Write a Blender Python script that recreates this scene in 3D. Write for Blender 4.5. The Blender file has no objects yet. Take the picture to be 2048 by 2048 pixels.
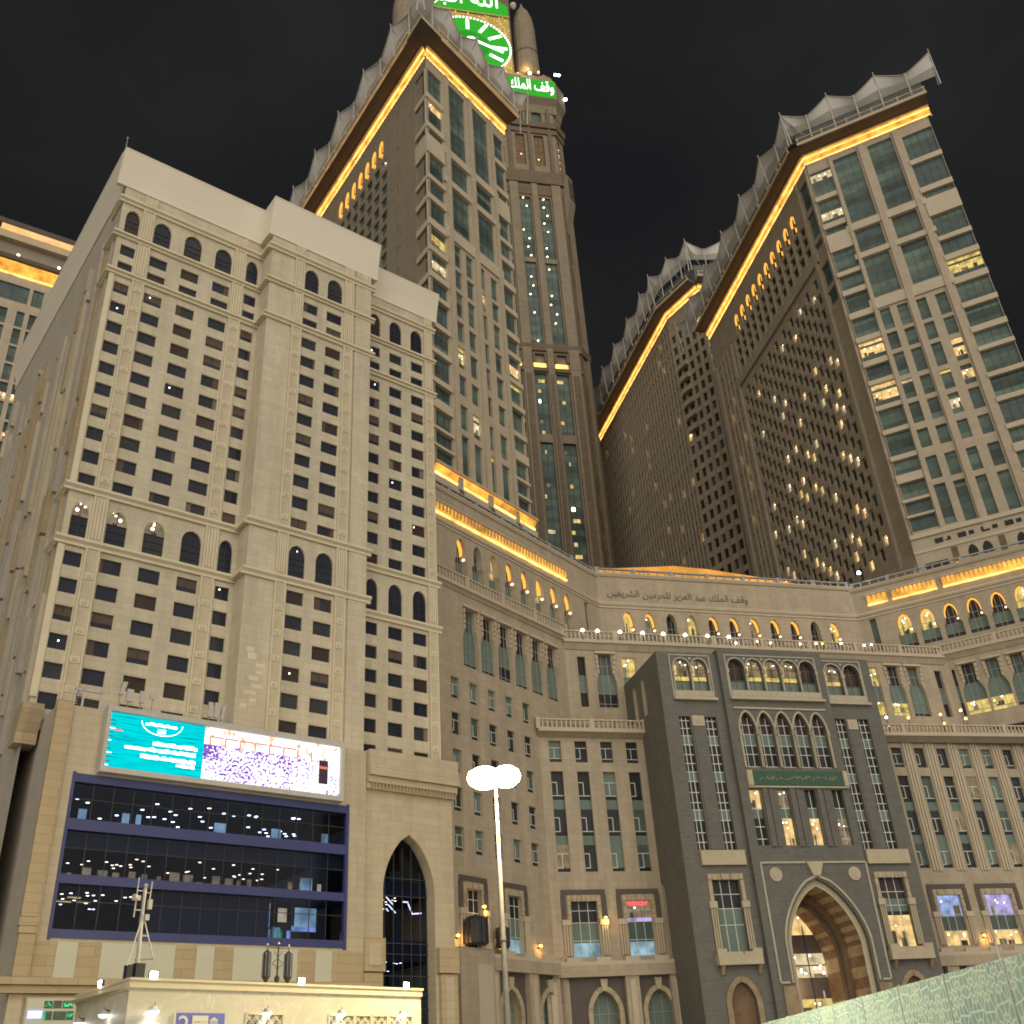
import bpy, math, random
from mathutils import Matrix, Vector
R = math.radians
rnd = random.Random(7)
SC = bpy.context.scene
COL = SC.collection

# ---------------------------------------------------------------- camera
PITCH, ROLL = R(30.13), R(3.745)
FW = Vector((0, math.cos(PITCH), math.sin(PITCH)))
_r0 = Vector((1, 0, 0)); _u0 = Vector((0, -math.sin(PITCH), math.cos(PITCH)))
CR = _r0*math.cos(ROLL) - _u0*math.sin(ROLL)
CU = _u0*math.cos(ROLL) + _r0*math.sin(ROLL)
CAM = Vector((0, 0, 1.7))
cd = bpy.data.cameras.new("camera"); co = bpy.data.objects.new("camera", cd); COL.objects.link(co)
cd.sensor_width = 36; cd.lens = 36; cd.clip_start = .1; cd.clip_end = 6000
M3 = Matrix((CR, CU, -FW)).transposed()
co.matrix_world = Matrix.Translation(CAM) @ M3.to_4x4()
SC.camera = co

# ---------------------------------------------------------------- night sky
w = bpy.data.worlds.new("World"); SC.world = w; w.use_nodes = True
nt = w.node_tree; nt.nodes.clear()
def N(t, k, **kw):
    n = t.nodes.new(k)
    for a, b in kw.items(): setattr(n, a, b)
    return n
def ramp(t, stops, fac=None):
    n = N(t, 'ShaderNodeValToRGB'); e = n.color_ramp.elements
    while len(e) < len(stops): e.new(.5)
    for i, (p, c) in enumerate(stops):
        e[i].position = p; e[i].color = (*c, 1) if len(c) == 3 else c
    if fac is not None: t.links.new(fac, n.inputs[0])
    return n
out = N(nt, 'ShaderNodeOutputWorld'); bg = N(nt, 'ShaderNodeBackground')
tc = N(nt, 'ShaderNodeTexCoord'); nz = N(nt, 'ShaderNodeTexNoise'); mp = N(nt, 'ShaderNodeMapping')
mp.inputs['Scale'].default_value = (1.6, 1.6, 2.6); mp.inputs['Rotation'].default_value = (.3, .5, .2)
nt.links.new(tc.outputs['Generated'], mp.inputs[0]); nt.links.new(mp.outputs[0], nz.inputs[0])
nz.inputs['Scale'].default_value = 1.3; nz.inputs['Detail'].default_value = 5; nz.inputs['Roughness'].default_value = .55
cr = ramp(nt, [(.36, (.0098, .0100, .0112)), (.62, (.0165, .0168, .0172)), (.85, (.026, .0255, .025))], nz.outputs[0])
nt.links.new(cr.outputs[0], bg.inputs[0]); bg.inputs[1].default_value = 1.0
nt.links.new(bg.outputs[0], out.inputs[0])

# floodlit glow of the great mosque square behind the viewer: one broad, low, warm source
sl = bpy.data.lights.new("sun", 'SUN'); so = bpy.data.objects.new("sun", sl); COL.objects.link(so)
sl.energy = 3.15; sl.angle = R(110); sl.color = (1.0, .92, .785)
def aim(ob, d): ob.rotation_euler = Vector(d).to_track_quat('-Z', 'Y').to_euler()
_az, _el = R(170), R(12)
aim(so, (-math.sin(_az)*math.cos(_el), -math.cos(_az)*math.cos(_el), -math.sin(_el)))
so.location = (30, -60, 60)
vs = SC.view_settings
vs.view_transform = 'Standard'; vs.look = 'None'; vs.exposure = .12; vs.gamma = 1
SC.cycles.max_bounces = 5; SC.cycles.diffuse_bounces = 2; SC.cycles.glossy_bounces = 2
SC.cycles.transparent_max_bounces = 8; SC.cycles.transmission_bounces = 2
SC.cycles.sample_clamp_indirect = 4
SC.cycles.use_denoising = True; SC.cycles.filter_width = 1.8

# ---------------------------------------------------------------- materials
MATS = {}
def newmat(name):
    m = bpy.data.materials.new(name); m.use_nodes = True; MATS[name] = m
    t = m.node_tree; b = t.nodes['Principled BSDF']
    return m, t, b
def plain(name, c, rough=.6, var=.12, scale=.6, metal=0, spec=.4):
    m, t, b = newmat(name)
    tcx = N(t, 'ShaderNodeTexCoord'); n = N(t, 'ShaderNodeTexNoise')
    n.inputs['Scale'].default_value = scale; n.inputs['Detail'].default_value = 6; n.inputs['Roughness'].default_value = .65
    t.links.new(tcx.outputs['Object'], n.inputs[0])
    lo = tuple(x*(1-var) for x in c); hi = tuple(min(1, x*(1+var)) for x in c)
    r = ramp(t, [(.3, lo), (.7, hi)], n.outputs[0])
    t.links.new(r.outputs[0], b.inputs['Base Color'])
    b.inputs['Roughness'].default_value = rough; b.inputs['Metallic'].default_value = metal
    b.inputs['Specular IOR Level'].default_value = spec
    return m
def stone(name, c, bw=1.2, bh=.6, joint=.012, jdark=.72, var=.07, rough=.75, streak=.12):
    """cladding slabs with joints (UV in metres), blotches and faint vertical streaks of dust"""
    m, t, b = newmat(name)
    uv = N(t, 'ShaderNodeUVMap'); br = N(t, 'ShaderNodeTexBrick')
    br.offset = .5; br.inputs['Scale'].default_value = 1
    br.inputs['Brick Width'].default_value = bw; br.inputs['Row Height'].default_value = bh
    br.inputs['Mortar Size'].default_value = joint; br.inputs['Mortar Smooth'].default_value = .3
    br.inputs['Color1'].default_value = (*[x*(1-var) for x in c], 1)
    br.inputs['Color2'].default_value = (*[min(1, x*(1+var)) for x in c], 1)
    br.inputs['Mortar'].default_value = (*[x*jdark for x in c], 1)
    t.links.new(uv.outputs[0], br.inputs[0])
    mpp = N(t, 'ShaderNodeMapping'); mpp.inputs['Scale'].default_value = (.55, .07, 1)
    t.links.new(uv.outputs[0], mpp.inputs[0])
    n = N(t, 'ShaderNodeTexNoise'); n.inputs['Scale'].default_value = 1.1; n.inputs['Detail'].default_value = 7; n.inputs['Roughness'].default_value = .7
    t.links.new(mpp.outputs[0], n.inputs[0])
    r = ramp(t, [(.3, (1-streak,)*3), (.65, (1, 1, 1))], n.outputs[0])
    mx = N(t, 'ShaderNodeMix', data_type='RGBA', blend_type='MULTIPLY'); mx.inputs[0].default_value = 1
    t.links.new(br.outputs[0], mx.inputs[6]); t.links.new(r.outputs[0], mx.inputs[7])
    t.links.new(mx.outputs[2], b.inputs['Base Color'])
    bp = N(t, 'ShaderNodeBump'); bp.inputs['Strength'].default_value = .35; bp.inputs['Distance'].default_value = .03
    t.links.new(br.outputs['Fac'], bp.inputs['Height']); bp.invert = True
    t.links.new(bp.outputs[0], b.inputs['Normal'])
    b.inputs['Roughness'].default_value = rough; b.inputs['Specular IOR Level'].default_value = .3
    return m
def glassy(name, c, rough=.12, spec=.10, var=.25, scale=.35):
    m = plain(name, c, rough, var, scale, spec=spec); return m
def emit(name, c, s, var=0, scale=1.5):
    m, t, b = newmat(name)
    e = N(t, 'ShaderNodeEmission'); e.inputs[0].default_value = (*c, 1); e.inputs[1].default_value = s
    if var:
        tcx = N(t, 'ShaderNodeTexCoord'); n = N(t, 'ShaderNodeTexNoise'); n.inputs['Scale'].default_value = scale; n.inputs['Detail'].default_value = 3
        t.links.new(tcx.outputs['Object'], n.inputs[0])
        mr = N(t, 'ShaderNodeMapRange'); mr.inputs[1].default_value = .3; mr.inputs[2].default_value = .7
        mr.inputs[3].default_value = s*(1-var); mr.inputs[4].default_value = s*(1+var)
        t.links.new(n.outputs[0], mr.inputs[0]); t.links.new(mr.outputs[0], e.inputs[1])
    t.links.new(e.outputs[0], t.nodes['Material Output'].inputs[0])
    return m
def clear(name, tint, mixv):
    m, t, b = newmat(name)
    tr = N(t, 'ShaderNodeBsdfTransparent'); tr.inputs[0].default_value = (*tint, 1)
    gl = N(t, 'ShaderNodeBsdfGlossy'); gl.inputs['Roughness'].default_value = .05; gl.inputs[0].default_value = (.5, .55, .7, 1)
    mx = N(t, 'ShaderNodeMixShader'); mx.inputs[0].default_value = mixv
    t.links.new(tr.outputs[0], mx.inputs[1]); t.links.new(gl.outputs[0], mx.inputs[2])
    t.links.new(mx.outputs[0], t.nodes['Material Output'].inputs[0])
    return m
def litwin(name, c, s):
    """window lit from inside: curtains and furniture as blotches"""
    m, t, b = newmat(name)
    uv = N(t, 'ShaderNodeUVMap'); n = N(t, 'ShaderNodeTexNoise'); n.inputs['Scale'].default_value = .9; n.inputs['Detail'].default_value = 2
    t.links.new(uv.outputs[0], n.inputs[0])
    r = ramp(t, [(.3, tuple(x*.38 for x in c)), (.48, tuple(x*.72 for x in c)), (.66, c)], n.outputs[0])
    e = N(t, 'ShaderNodeEmission'); e.inputs[1].default_value = s
    t.links.new(r.outputs[0], e.inputs[0]); t.links.new(e.outputs[0], t.nodes['Material Output'].inputs[0])
    return m

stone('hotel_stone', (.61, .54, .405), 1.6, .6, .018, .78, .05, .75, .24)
stone('hotel_side_stone', (.46, .41, .34), 1.6, .6, .014, .86, .05)  # hotel stone again, greyer and darker: the side's shade is in the colour
plain('hotel_trim', (.66, .58, .42), .7, .06, .4)
plain('hotel_pilaster', (.52, .45, .32), .75, .1, .8)
plain('hotel_parapet', (.72, .655, .54), .7, .05, .12)
stone('podium_stone', (.50, .425, .30), 1.5, .62, .016, .78, .05, .75, .2)
stone('podium_tan', (.44, .345, .21), 2.0, .62, .02, .7, .06)
plain('marble_pale', (.50, .49, .38), .55, .06, .5)
stone('wing_stone', (.45, .375, .275), 1.4, .7, .018, .78, .055, .75, .26)
plain('wing_trim', (.50, .42, .31), .7, .08, .5)
plain('wing_dark', (.10, .08, .072), .7, .12, .7)
plain('voussoir', (.40, .33, .22), .7, .3, 1.6)
stone('gate_stone', (.142, .136, .121), .9, .45, .02, 1.25, .08)
plain('gate_trim', (.42, .38, .30), .65, .1, .8)
plain('gate_cream', (.45, .385, .27), .7, .1, .8)
plain('gate_brown', (.16, .10, .055), .75, .35, .9)
plain('gate_tan', (.30, .225, .135), .75, .3, .9)
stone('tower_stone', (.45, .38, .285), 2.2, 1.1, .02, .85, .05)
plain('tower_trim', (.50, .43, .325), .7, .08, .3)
stone('tower_side_stone', (.275, .23, .172), 2.2, 1.1, .02, .85, .06)  # darker copy of the tower stone, shade of the turned face in its colour
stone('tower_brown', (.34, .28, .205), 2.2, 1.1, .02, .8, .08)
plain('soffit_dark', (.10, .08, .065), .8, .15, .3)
plain('ledge_tan', (.50, .40, .27), .7, .1, .3)
stone('clock_stone', (.235, .19, .135), 2.4, 1.2, .02, .8, .08)  # darkened to stand in for floodlight fading with height
stone('clock_brown', (.155, .115, .078), 2.4, 1.2, .02, .8, .1)  # darkened likewise in place of the light falloff
plain('gold_mosaic', (.42, .30, .08), .35, .5, 1.2, .6)
m = plain('membrane', (.80, .78, .74), .8, .1, .2)
plain('steel_pale', (.46, .44, .40), .5, .08, 1)
plain('steel_grey', (.30, .31, .31), .45, .1, 1)
plain('bar_white', (.62, .63, .60), .5, .05, 1)
plain('bar_grey', (.30, .31, .30), .5, .05, 1)
plain('lamp_steel', (.12, .115, .10), .6, .15, 2); plain('curtain', (.17, .145, .11), .8, .2, 3); plain('curtain_brown', (.10, .07, .055), .8, .2, 3)
plain('black_metal', (.035, .035, .04), .5, .2, 1)
glassy('pane_navy', (.026, .029, .044), .15)
glassy('pane_brown', (.050, .036, .032), .2)
glassy('pane_grey', (.040, .042, .046), .12)
glassy('pane_dark', (.030, .030, .031), .12)
glassy('teal_panel', (.145, .195, .165), .3, var=.12)
glassy('teal_dark', (.085, .112, .098), .22, var=.25)
glassy('tower_glass', (.108, .152, .132), .16, var=.35, scale=.25)
glassy('tower_glass_dark', (.058, .080, .074), .12, var=.35, scale=.3)
glassy('tower_glass_blue', (.085, .118, .122), .12, var=.3, scale=.3)
glassy('brown_glass', (.040, .036, .028), .2, var=.3)
litwin('lit_warm', (1.0, .66, .26), 1.15)
litwin('lit_yellow', (1.0, .74, .22), .9)
litwin('lit_white', (1.0, .80, .46), .9)
litwin('lit_blue', (.40, .55, 1.0), 1.0)
litwin('lit_pink', (.62, .55, 1.0), .9)
litwin('lit_dim', (.55, .42, .24), .5)
emit('bulb_white', (1.0, .93, .80), 9)
emit('bulb_cool', (.85, .95, 1.0), 9)
emit('bulb_warm', (1.0, .72, .42), 8)
emit('bulb_orange', (1.0, .50, .10), 7)
emit('flood_cool', (.80, .90, 1.0), 30)
emit('strip_orange', (1.0, .43, .065), 1.15, .55, .55)  # emission stands in for strip light on the sloping cove faces
emit('strip_bright', (1.0, .54, .15), 2.2, .5, .45)
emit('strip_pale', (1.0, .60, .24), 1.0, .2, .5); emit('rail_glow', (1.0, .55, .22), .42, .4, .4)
emit('arch_glow', (1.0, .46, .075), 1.3)  # emission stands in for lamplight on arch reveals; small lamp blocks share it
emit('clock_green', (.040, .42, .030), 1.0, .05, .05)
emit('clock_green_deep', (.030, .30, .024), 1.0, .05, .05)
emit('sign_white', (1, 1, .97), 2.2)
emit('red_neon', (1.0, .06, .08), 2.2)
plain('sign_green', (.022, .085, .055), .5, .1, .8)
plain('letter_gold', (.30, .27, .10), .5, .1, 2)
plain('letter_brown', (.16, .125, .085), .6, .1, 2)

# ---------------------------------------------------------------- geometry kit
class Fac:
    """a vertical facade plane: u along it, o outwards, z up"""
    def __init__(s, x, y, az):
        s.x, s.y, s.az = x, y, az
        a = R(az); s.ex, s.ey = math.sin(a), math.cos(a); s.nx, s.ny = s.ey, -s.ex
    def P(s, u, o, z): return (s.x+s.ex*u+s.nx*o, s.y+s.ey*u+s.ny*o, z)
    def off(s, k, u=0):
        p = s.P(u, k, 0); return Fac(p[0], p[1], s.az)
    def turn(s, u, az, o=0):
        p = s.P(u, o, 0); return Fac(p[0], p[1], az)

class MB:
    def __init__(s, fac=None):
        s.fac = fac; s.v = []; s.f = []; s.m = []; s.uv = []; s.sm = []; s.mats = []
    def mi(s, mat):
        if mat not in s.mats: s.mats.append(mat)
        return s.mats.index(mat)
    def face(s, pts, mat, smooth=False):
        i0 = len(s.v); L = len(pts)
        if s.fac:
            s.v += [s.fac.P(*p) for p in pts]
            us = [p[0] for p in pts]; os_ = [p[1] for p in pts]; zs = [p[2] for p in pts]
            du, do, dz = max(us)-min(us), max(os_)-min(os_), max(zs)-min(zs)
            if do <= du and do <= dz: uv = [(p[0], p[2]) for p in pts]
            elif du <= dz: uv = [(p[1]+.37, p[2]) for p in pts]
            else: uv = [(p[0], p[1]) for p in pts]
        else:
            s.v += [tuple(p) for p in pts]; uv = [(p[0]+p[1]*.7, p[2]) for p in pts]
        s.f.append(tuple(range(i0, i0+L))); s.m.append(s.mi(mat)); s.uv += uv; s.sm.append(smooth)
    def box(s, u0, u1, o0, o1, z0, z1, mat):
        a = [(u0, o0, z0), (u1, o0, z0), (u1, o1, z0), (u0, o1, z0), (u0, o0, z1), (u1, o0, z1), (u1, o1, z1), (u0, o1, z1)]
        for q in ((0, 1, 2, 3), (4, 5, 6, 7), (0, 1, 5, 4), (3, 2, 6, 7), (0, 3, 7, 4), (1, 2, 6, 5)):
            s.face([a[i] for i in q], mat)
    def prism(s, prof, u0, u1, mat):
        """(o,z) profile swept along u"""
        n = len(prof)
        for i in range(n):
            (oa, za), (ob, zb) = prof[i], prof[(i+1) % n]
            s.face([(u0, oa, za), (u1, oa, za), (u1, ob, zb), (u0, ob, zb)], mat)
        s.face([(u0, o, z) for o, z in prof], mat); s.face([(u1, o, z) for o, z in prof], mat)
    def plate(s, outl, o0, o1, mat, side=None):
        """(u,z) outline given depth from o0 (back) to o1 (front)"""
        s.face([(u, o1, z) for u, z in outl], mat); s.face([(u, o0, z) for u, z in outl], mat)
        n = len(outl)
        for i in range(n):
            (ua, za), (ub, zb) = outl[i], outl[(i+1) % n]
            s.face([(ua, o0, za), (ub, o0, zb), (ub, o1, zb), (ua, o1, za)], side or mat)
    def band(s, pts, wd, o0, o1, mat):
        """a moulding of width wd following a (u,z) polyline"""
        for (ua, za), (ub, zb) in zip(pts, pts[1:]):
            dx, dz = ub-ua, zb-za; L = math.hypot(dx, dz) or 1; px, pz = -dz/L*wd/2, dx/L*wd/2
            s.plate([(ua+px, za+pz), (ub+px, zb+pz), (ub-px, zb-pz), (ua-px, za-pz)], o0, o1, mat)
    def tube(s, a, b, r0, r1, mat, n=8, cap=True):
        """a, b in facade coordinates (or world if no facade)"""
        P = s.fac.P if s.fac else (lambda *q: q)
        A, B = Vector(P(*a)), Vector(P(*b)); d = (B-A).normalized()
        x = d.orthogonal().normalized(); y = d.cross(x)
        f = s.fac; s.fac = None
        ra = [A+(x*math.cos(2*math.pi*i/n)+y*math.sin(2*math.pi*i/n))*r0 for i in range(n)]
        rb = [B+(x*math.cos(2*math.pi*i/n)+y*math.sin(2*math.pi*i/n))*r1 for i in range(n)]
        for i in range(n):
            j = (i+1) % n; s.face([ra[i], ra[j], rb[j], rb[i]], mat, True)
        if cap: s.face(ra[::-1], mat); s.face(rb, mat)
        s.fac = f
    def lathe(s, c, prof, mat, n=12):
        """(r,z) profile turned about the vertical through c"""
        P = s.fac.P if s.fac else (lambda *q: q)
        C = Vector(P(*c)); f = s.fac; s.fac = None
        ring = lambda r, z: [C+Vector((r*math.cos(2*math.pi*i/n), r*math.sin(2*math.pi*i/n), z)) for i in range(n)]
        for (r0, z0), (r1, z1) in zip(prof, prof[1:]):
            a, b = ring(r0, z0), ring(r1, z1)
            for i in range(n):
                j = (i+1) % n; s.face([a[i], a[j], b[j], b[i]], mat, True)
        s.fac = f
    def build(s, name, parent=None, label=None, stuff=False):
        me = bpy.data.meshes.new(name)
        o0 = parent_loc(parent)
        me.from_pydata([(x-o0[0], y-o0[1], z-o0[2]) for x, y, z in s.v], [], s.f)
        for m in s.mats: me.materials.append(MATS[m])
        me.polygons.foreach_set('material_index', s.m); me.polygons.foreach_set('use_smooth', s.sm)
        ul = me.uv_layers.new(name='UVMap'); flat = [c for q in s.uv for c in q]
        ul.data.foreach_set('uv', flat); me.update()
        o = bpy.data.objects.new(name, me); COL.objects.link(o)
        if parent is not None: o.parent = parent
        if label: o['label'] = label
        if stuff: o['kind'] = 'stuff'
        return o
def parent_loc(p):
    v = Vector((0, 0, 0))
    while p is not None: v += Vector(p.location); p = p.parent
    return v
def thing(name, label, cat, loc, group=None):
    o = bpy.data.objects.new(name, None); COL.objects.link(o); o.location = loc; o.empty_display_size = .5
    o['label'] = label; o['category'] = cat
    if group: o['group'] = group
    return o
def copy_tree(o, parent=None):
    c = o.copy(); COL.objects.link(c); c.parent = parent
    for ch in [x for x in o.children]: copy_tree(ch, c)
    return c

# openings: profile [(z, uL, uR)] rising
def rect(u0, u1, z0, z1): return [(z0, u0, u1), (z1, u0, u1)]
def arch(u0, u1, z0, zs, z1, kind='point', n=7):
    c, w_ = (u0+u1)/2, (u1-u0)/2; p = [(z0, u0, u1)]
    for i in range(n+1):
        t = i/n
        x = w_*((1-t**1.7)**.72 if kind == 'point' else math.sqrt(max(0, 1-t*t)))
        p.append((zs+(z1-zs)*t, c-x, c+x))
    return p
def bottle(c, wide, nar, z0, zw, zn, z1, n=5):
    p = [(z0, c-wide/2, c+wide/2)]
    for i in range(n+1):
        t = i/n; x = wide/2+(nar-wide)/2*(1-math.cos(t*math.pi/2))
        p.append((zw+(zn-zw)*t, c-x, c+x))
    p.append((z1, c-nar/2, c+nar/2)); return p
def horseshoe(c, wide, z0, zb, z1):
    """wide body that narrows to a lit arch head"""
    h = wide/2; nh = h*.72
    p = [(z0, c-h, c+h), (zb-.5, c-h*.98, c+h*.98), (zb, c-nh, c+nh)]
    for i in range(1, 7):
        t = i/6; x = nh*math.sqrt(max(0, 1-t*t)); p.append((zb+.9+(z1-zb-.9)*t, c-x, c+x))
    return p
def bbox(p): return min(q[1] for q in p), max(q[2] for q in p), p[0][0], p[-1][0]
def at_z(p, z):
    for (a, l0, r0), (b, l1, r1) in zip(p, p[1:]):
        if a <= z <= b:
            t = (z-a)/(b-a) if b > a else 0
            return l0+(l1-l0)*t, r0+(r1-r0)*t
    return p[-1][1:] if z > p[-1][0] else p[0][1:]
def wall(mb, u0, u1, z0, z1, ops, mat, off=0, depth=.3, rmat=None):
    """a wall sheet with real openings and reveals"""
    bb = [bbox(p) for p in ops]
    zc = sorted({z0, z1} | {min(max(z, z0), z1) for b in bb for z in b[2:]})
    for za, zb in zip(zc, zc[1:]):
        if zb-za < 1e-4: continue
        bl = sorted((b[0], b[1]) for b in bb if b[2] < zb-1e-4 and b[3] > za+1e-4)
        c = u0
        for l, r in bl:
            if l > c+1e-4: mb.face([(c, off, za), (l, off, za), (l, off, zb), (c, off, zb)], mat)
            c = max(c, r)
        if c < u1-1e-4: mb.face([(c, off, za), (u1, off, za), (u1, off, zb), (c, off, zb)], mat)
    rm = rmat or mat
    for p, b in zip(ops, bb):
        for (za, la, ra), (zb, lb, rb) in zip(p, p[1:]):
            if la > b[0]+1e-4 or lb > b[0]+1e-4: mb.face([(b[0], off, za), (la, off, za), (lb, off, zb), (b[0], off, zb)], mat)
            if ra < b[1]-1e-4 or rb < b[1]-1e-4: mb.face([(ra, off, za), (b[1], off, za), (b[1], off, zb), (rb, off, zb)], mat)
            mb.face([(la, off, za), (la, off-depth, za), (lb, off-depth, zb), (lb, off, zb)], rm)
            mb.face([(ra, off, za), (ra, off-depth, za), (rb, off-depth, zb), (rb, off, zb)], rm)
        for z, l, r in (p[0], p[-1]):
            if r-l > .01: mb.face([(l, off, z), (r, off, z), (r, off-depth, z), (l, off-depth, z)], rm)
def pane(mb, p, off, bands):
    for za, zb, mat in bands:
        zs = sorted({za, zb} | {q[0] for q in p if za < q[0] < zb})
        for a, b in zip(zs, zs[1:]):
            (l0, r0), (l1, r1) = at_z(p, a), at_z(p, b)
            mb.face([(l0, off, a), (r0, off, a), (r1, off, b), (l1, off, b)], mat)
def bars(mb, p, off, us, zs, wd, mat, th=.05):
    z0, z1 = p[0][0], p[-1][0]
    for u in us:
        zz = [z0+(z1-z0)*i/24 for i in range(25)]
        ok = [z for z in zz if at_z(p, z)[0] <= u <= at_z(p, z)[1]]
        if ok: mb.box(u-wd/2, u+wd/2, off, off+th, ok[0], ok[-1], mat)
    for z in zs:
        l, r = at_z(p, z); mb.box(l, r, off, off+th+.004, z-wd/2, z+wd/2, mat)
def ringpts(p, grow=0):
    """outline of an opening, up the left side and down the right"""
    c = (p[0][1]+p[0][2])/2
    L = [(l-grow, z+(grow if i == len(p)-1 else grow*i/len(p))) for i, (z, l, r) in enumerate(p)]
    Rr = [(r+grow, z+(grow if i == len(p)-1 else grow*i/len(p))) for i, (z, l, r) in enumerate(p)]
    L[-1] = (c, L[-1][1])
    return L+Rr[-2::-1]

class Bld:
    def __init__(s, name, label, cat, base, group=None):
        s.root = thing(name, label, cat, base, group); s.wins = []
    def part(s, name, mb, label=None, parent=None): return mb.build(name, parent or s.root, label)
    def win(s, name, fac, p, off, bands, us=(), zs=(), bm='bar_white', bw=.09, bulb=None, label=None):
        mb = MB(fac); pane(mb, p, off, bands)
        if us or zs: bars(mb, p, off+.01, us, zs, bw, bm)
        b = bbox(p)
        for za, zb, mt in bands:       # rooms seen through lit panes: lamps, furniture, curtain edges
            if mt.startswith('lit_') and zb-za > 1.1 and b[1]-b[0] > 1.1:
                q = random.Random(int(b[0]*977+za*131+fac.az*7))
                for k in range(q.randint(1, 3)):
                    l_, r_ = at_z(p, (za+zb)/2); wd = (r_-l_)*q.uniform(.1, .28); u = q.uniform(l_+.05, r_-wd-.05); zz = za+(zb-za)*q.uniform(.15, .6)
                    mb.box(u, u+wd, off+.002, off+.012, za+.02, zz, q.choice(['curtain_brown', 'curtain', 'lit_dim']))
                for k in range(q.randint(1, 3)):
                    u, zz = q.uniform(l_+.2, r_-.25), zb-(zb-za)*q.uniform(.08, .4); mb.box(u, u+.13, off+.012, off+.03, zz-.06, zz+.06, 'bulb_white')
        if bulb:
            for bu, bz, br, bmname in bulb:
                mb.plate([(bu+br*math.cos(i*math.pi/4), bz+br*math.sin(i*math.pi/4)) for i in range(8)], off+.02, off+.06, bmname)
        c = Vector(fac.P((b[0]+b[1])/2, off, (b[2]+b[3])/2))-CAM
        px = c.dot(CR)/max(c.dot(FW), .1); py = c.dot(CU)/max(c.dot(FW), .1)
        vis = abs(px) < .52 and abs(py) < .52 and c.dot(FW) > 0
        d = c.normalized(); face_ = abs(d.x*fac.nx+d.y*fac.ny)
        size = (b[1]-b[0])*(b[3]-b[2])*face_/c.length_squared
        s.wins.append((name, mb, size if vis else size*1e-6, label))
    def finish(s, cap=100):
        for nm in sorted({x[0] for x in s.wins}):
            W = sorted([x for x in s.wins if x[0] == nm], key=lambda x: -x[2])
            for x in W[:cap]: x[1].build(nm, s.root, x[3])
            if len(W) > cap:
                big = MB(None)
                for _, mb, _, _ in W[cap:]:
                    k = len(big.v); big.v += mb.v; big.f += [tuple(i+k for i in f) for f in mb.f]
                    big.uv += mb.uv; big.sm += mb.sm; big.m += [big.mi(mb.mats[i]) for i in mb.m]
                big.build(nm, s.root, None, True)

_F = {}
def lettering(body, fac, u_right, z, off, height, width, mat, parent, name='lettering', ext=.06):
    """text with its right end at u_right, base at z, scaled to height x width"""
    c = bpy.data.curves.new('lettering', 'FONT'); c.body = body; c.extrude = .02; c.resolution_u = 3
    o = bpy.data.objects.new('lettering', c); COL.objects.link(o)
    bpy.context.view_layer.update()
    me = bpy.data.meshes.new_from_object(o); bpy.data.objects.remove(o); bpy.data.curves.remove(c)
    xs = [v.co.x for v in me.vertices]; ys = [v.co.y for v in me.vertices]
    sx, sy = width/(max(xs)-min(xs)), height/(max(ys)-min(ys)); x1, y0 = max(xs), min(ys)
    o0 = parent_loc(parent)
    for v in me.vertices:
        q = fac.P(u_right+(v.co.x-x1)*sx, off+(v.co.z+.02)/.04*ext, z+(v.co.y-y0)*sy)
        v.co = (q[0]-o0[0], q[1]-o0[1], q[2]-o0[2])
    me.materials.append(MATS[mat]); me.update()
    r = bpy.data.objects.new(name, me); COL.objects.link(r); r.parent = parent
    return r
# Arabic words in joined presentation forms, written left to right
AR = {'waqf': '\uFED2\uFED7\u0648', 'almalik': '\uFEDA\uFEE0\uFEE4\uFEDF\u0627', 'abd': '\uFEAA\uFE92\uFECB',
      'alaziz': '\uFEB0\uFEF3\uFEB0\uFECC\uFEDF\u0627', 'lilharamayn': '\uFEE6\uFEF4\uFEE3\uFEAE\uFEA4\uFEE0\uFEDF',
      'alsharifayn': '\uFEE6\uFEF4\uFED4\uFEF3\uFEAE\uFEB8\uFEDF\u0627', 'allah': '\uFEEA\uFEE0\uFEDF\u0627', 'akbar': '\uFEAE\uFE92\uFEDB\uFE83'}
def balustrade(mb, u0, u1, o, z0, z1, mat, step=.55, post=6.2):
    mb.box(u0, u1, o-.16, o+.16, z1-.18, z1, mat); mb.box(u0, u1, o-.14, o+.14, z0, z0+.16, mat)
    n = max(1, int((u1-u0)/step))
    for i in range(n+1):
        u = u0+(u1-u0)*i/n; mb.box(u-.09, u+.09, o-.09, o+.09, z0+.16, z1-.18, mat)
    n = max(1, int((u1-u0)/post))
    for i in range(n+1):
        u = u0+(u1-u0)*i/n; mb.box(u-.24, u+.24, o-.2, o+.2, z0-.02, z1+.1, mat)
def wavy(mb, u0, u1, z, h, o, mat, r, seed, dots=True):
    """a row of flowing script-like strokes"""
    q = random.Random(seed); u = u0; last = None
    while u < u1:
        p = (u, o, z+q.uniform(-.5, .6)*h)
        if last and q.random() > .12: mb.tube(last, p, r, r, mat, 5)
        if q.random() < .3: mb.tube(p, (u+.02, o, z+h*q.uniform(.7, 1.0)), r, r*.7, mat, 5)
        last = p; u += h*q.uniform(.25, .6)
# ---------------------------------------------------------------- ground
g = MB(); g.face([(-1500, -600, 0), (1500, -600, 0), (1500, 2200, 0), (-1500, 2200, 0)], 'podium_tan')
stone('paving', (.62, .60, .55), 1.2, 1.2, .02, .7, .06); g.mats = ['paving']
_g = g.build('ground'); _g['kind'] = 'structure'

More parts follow.
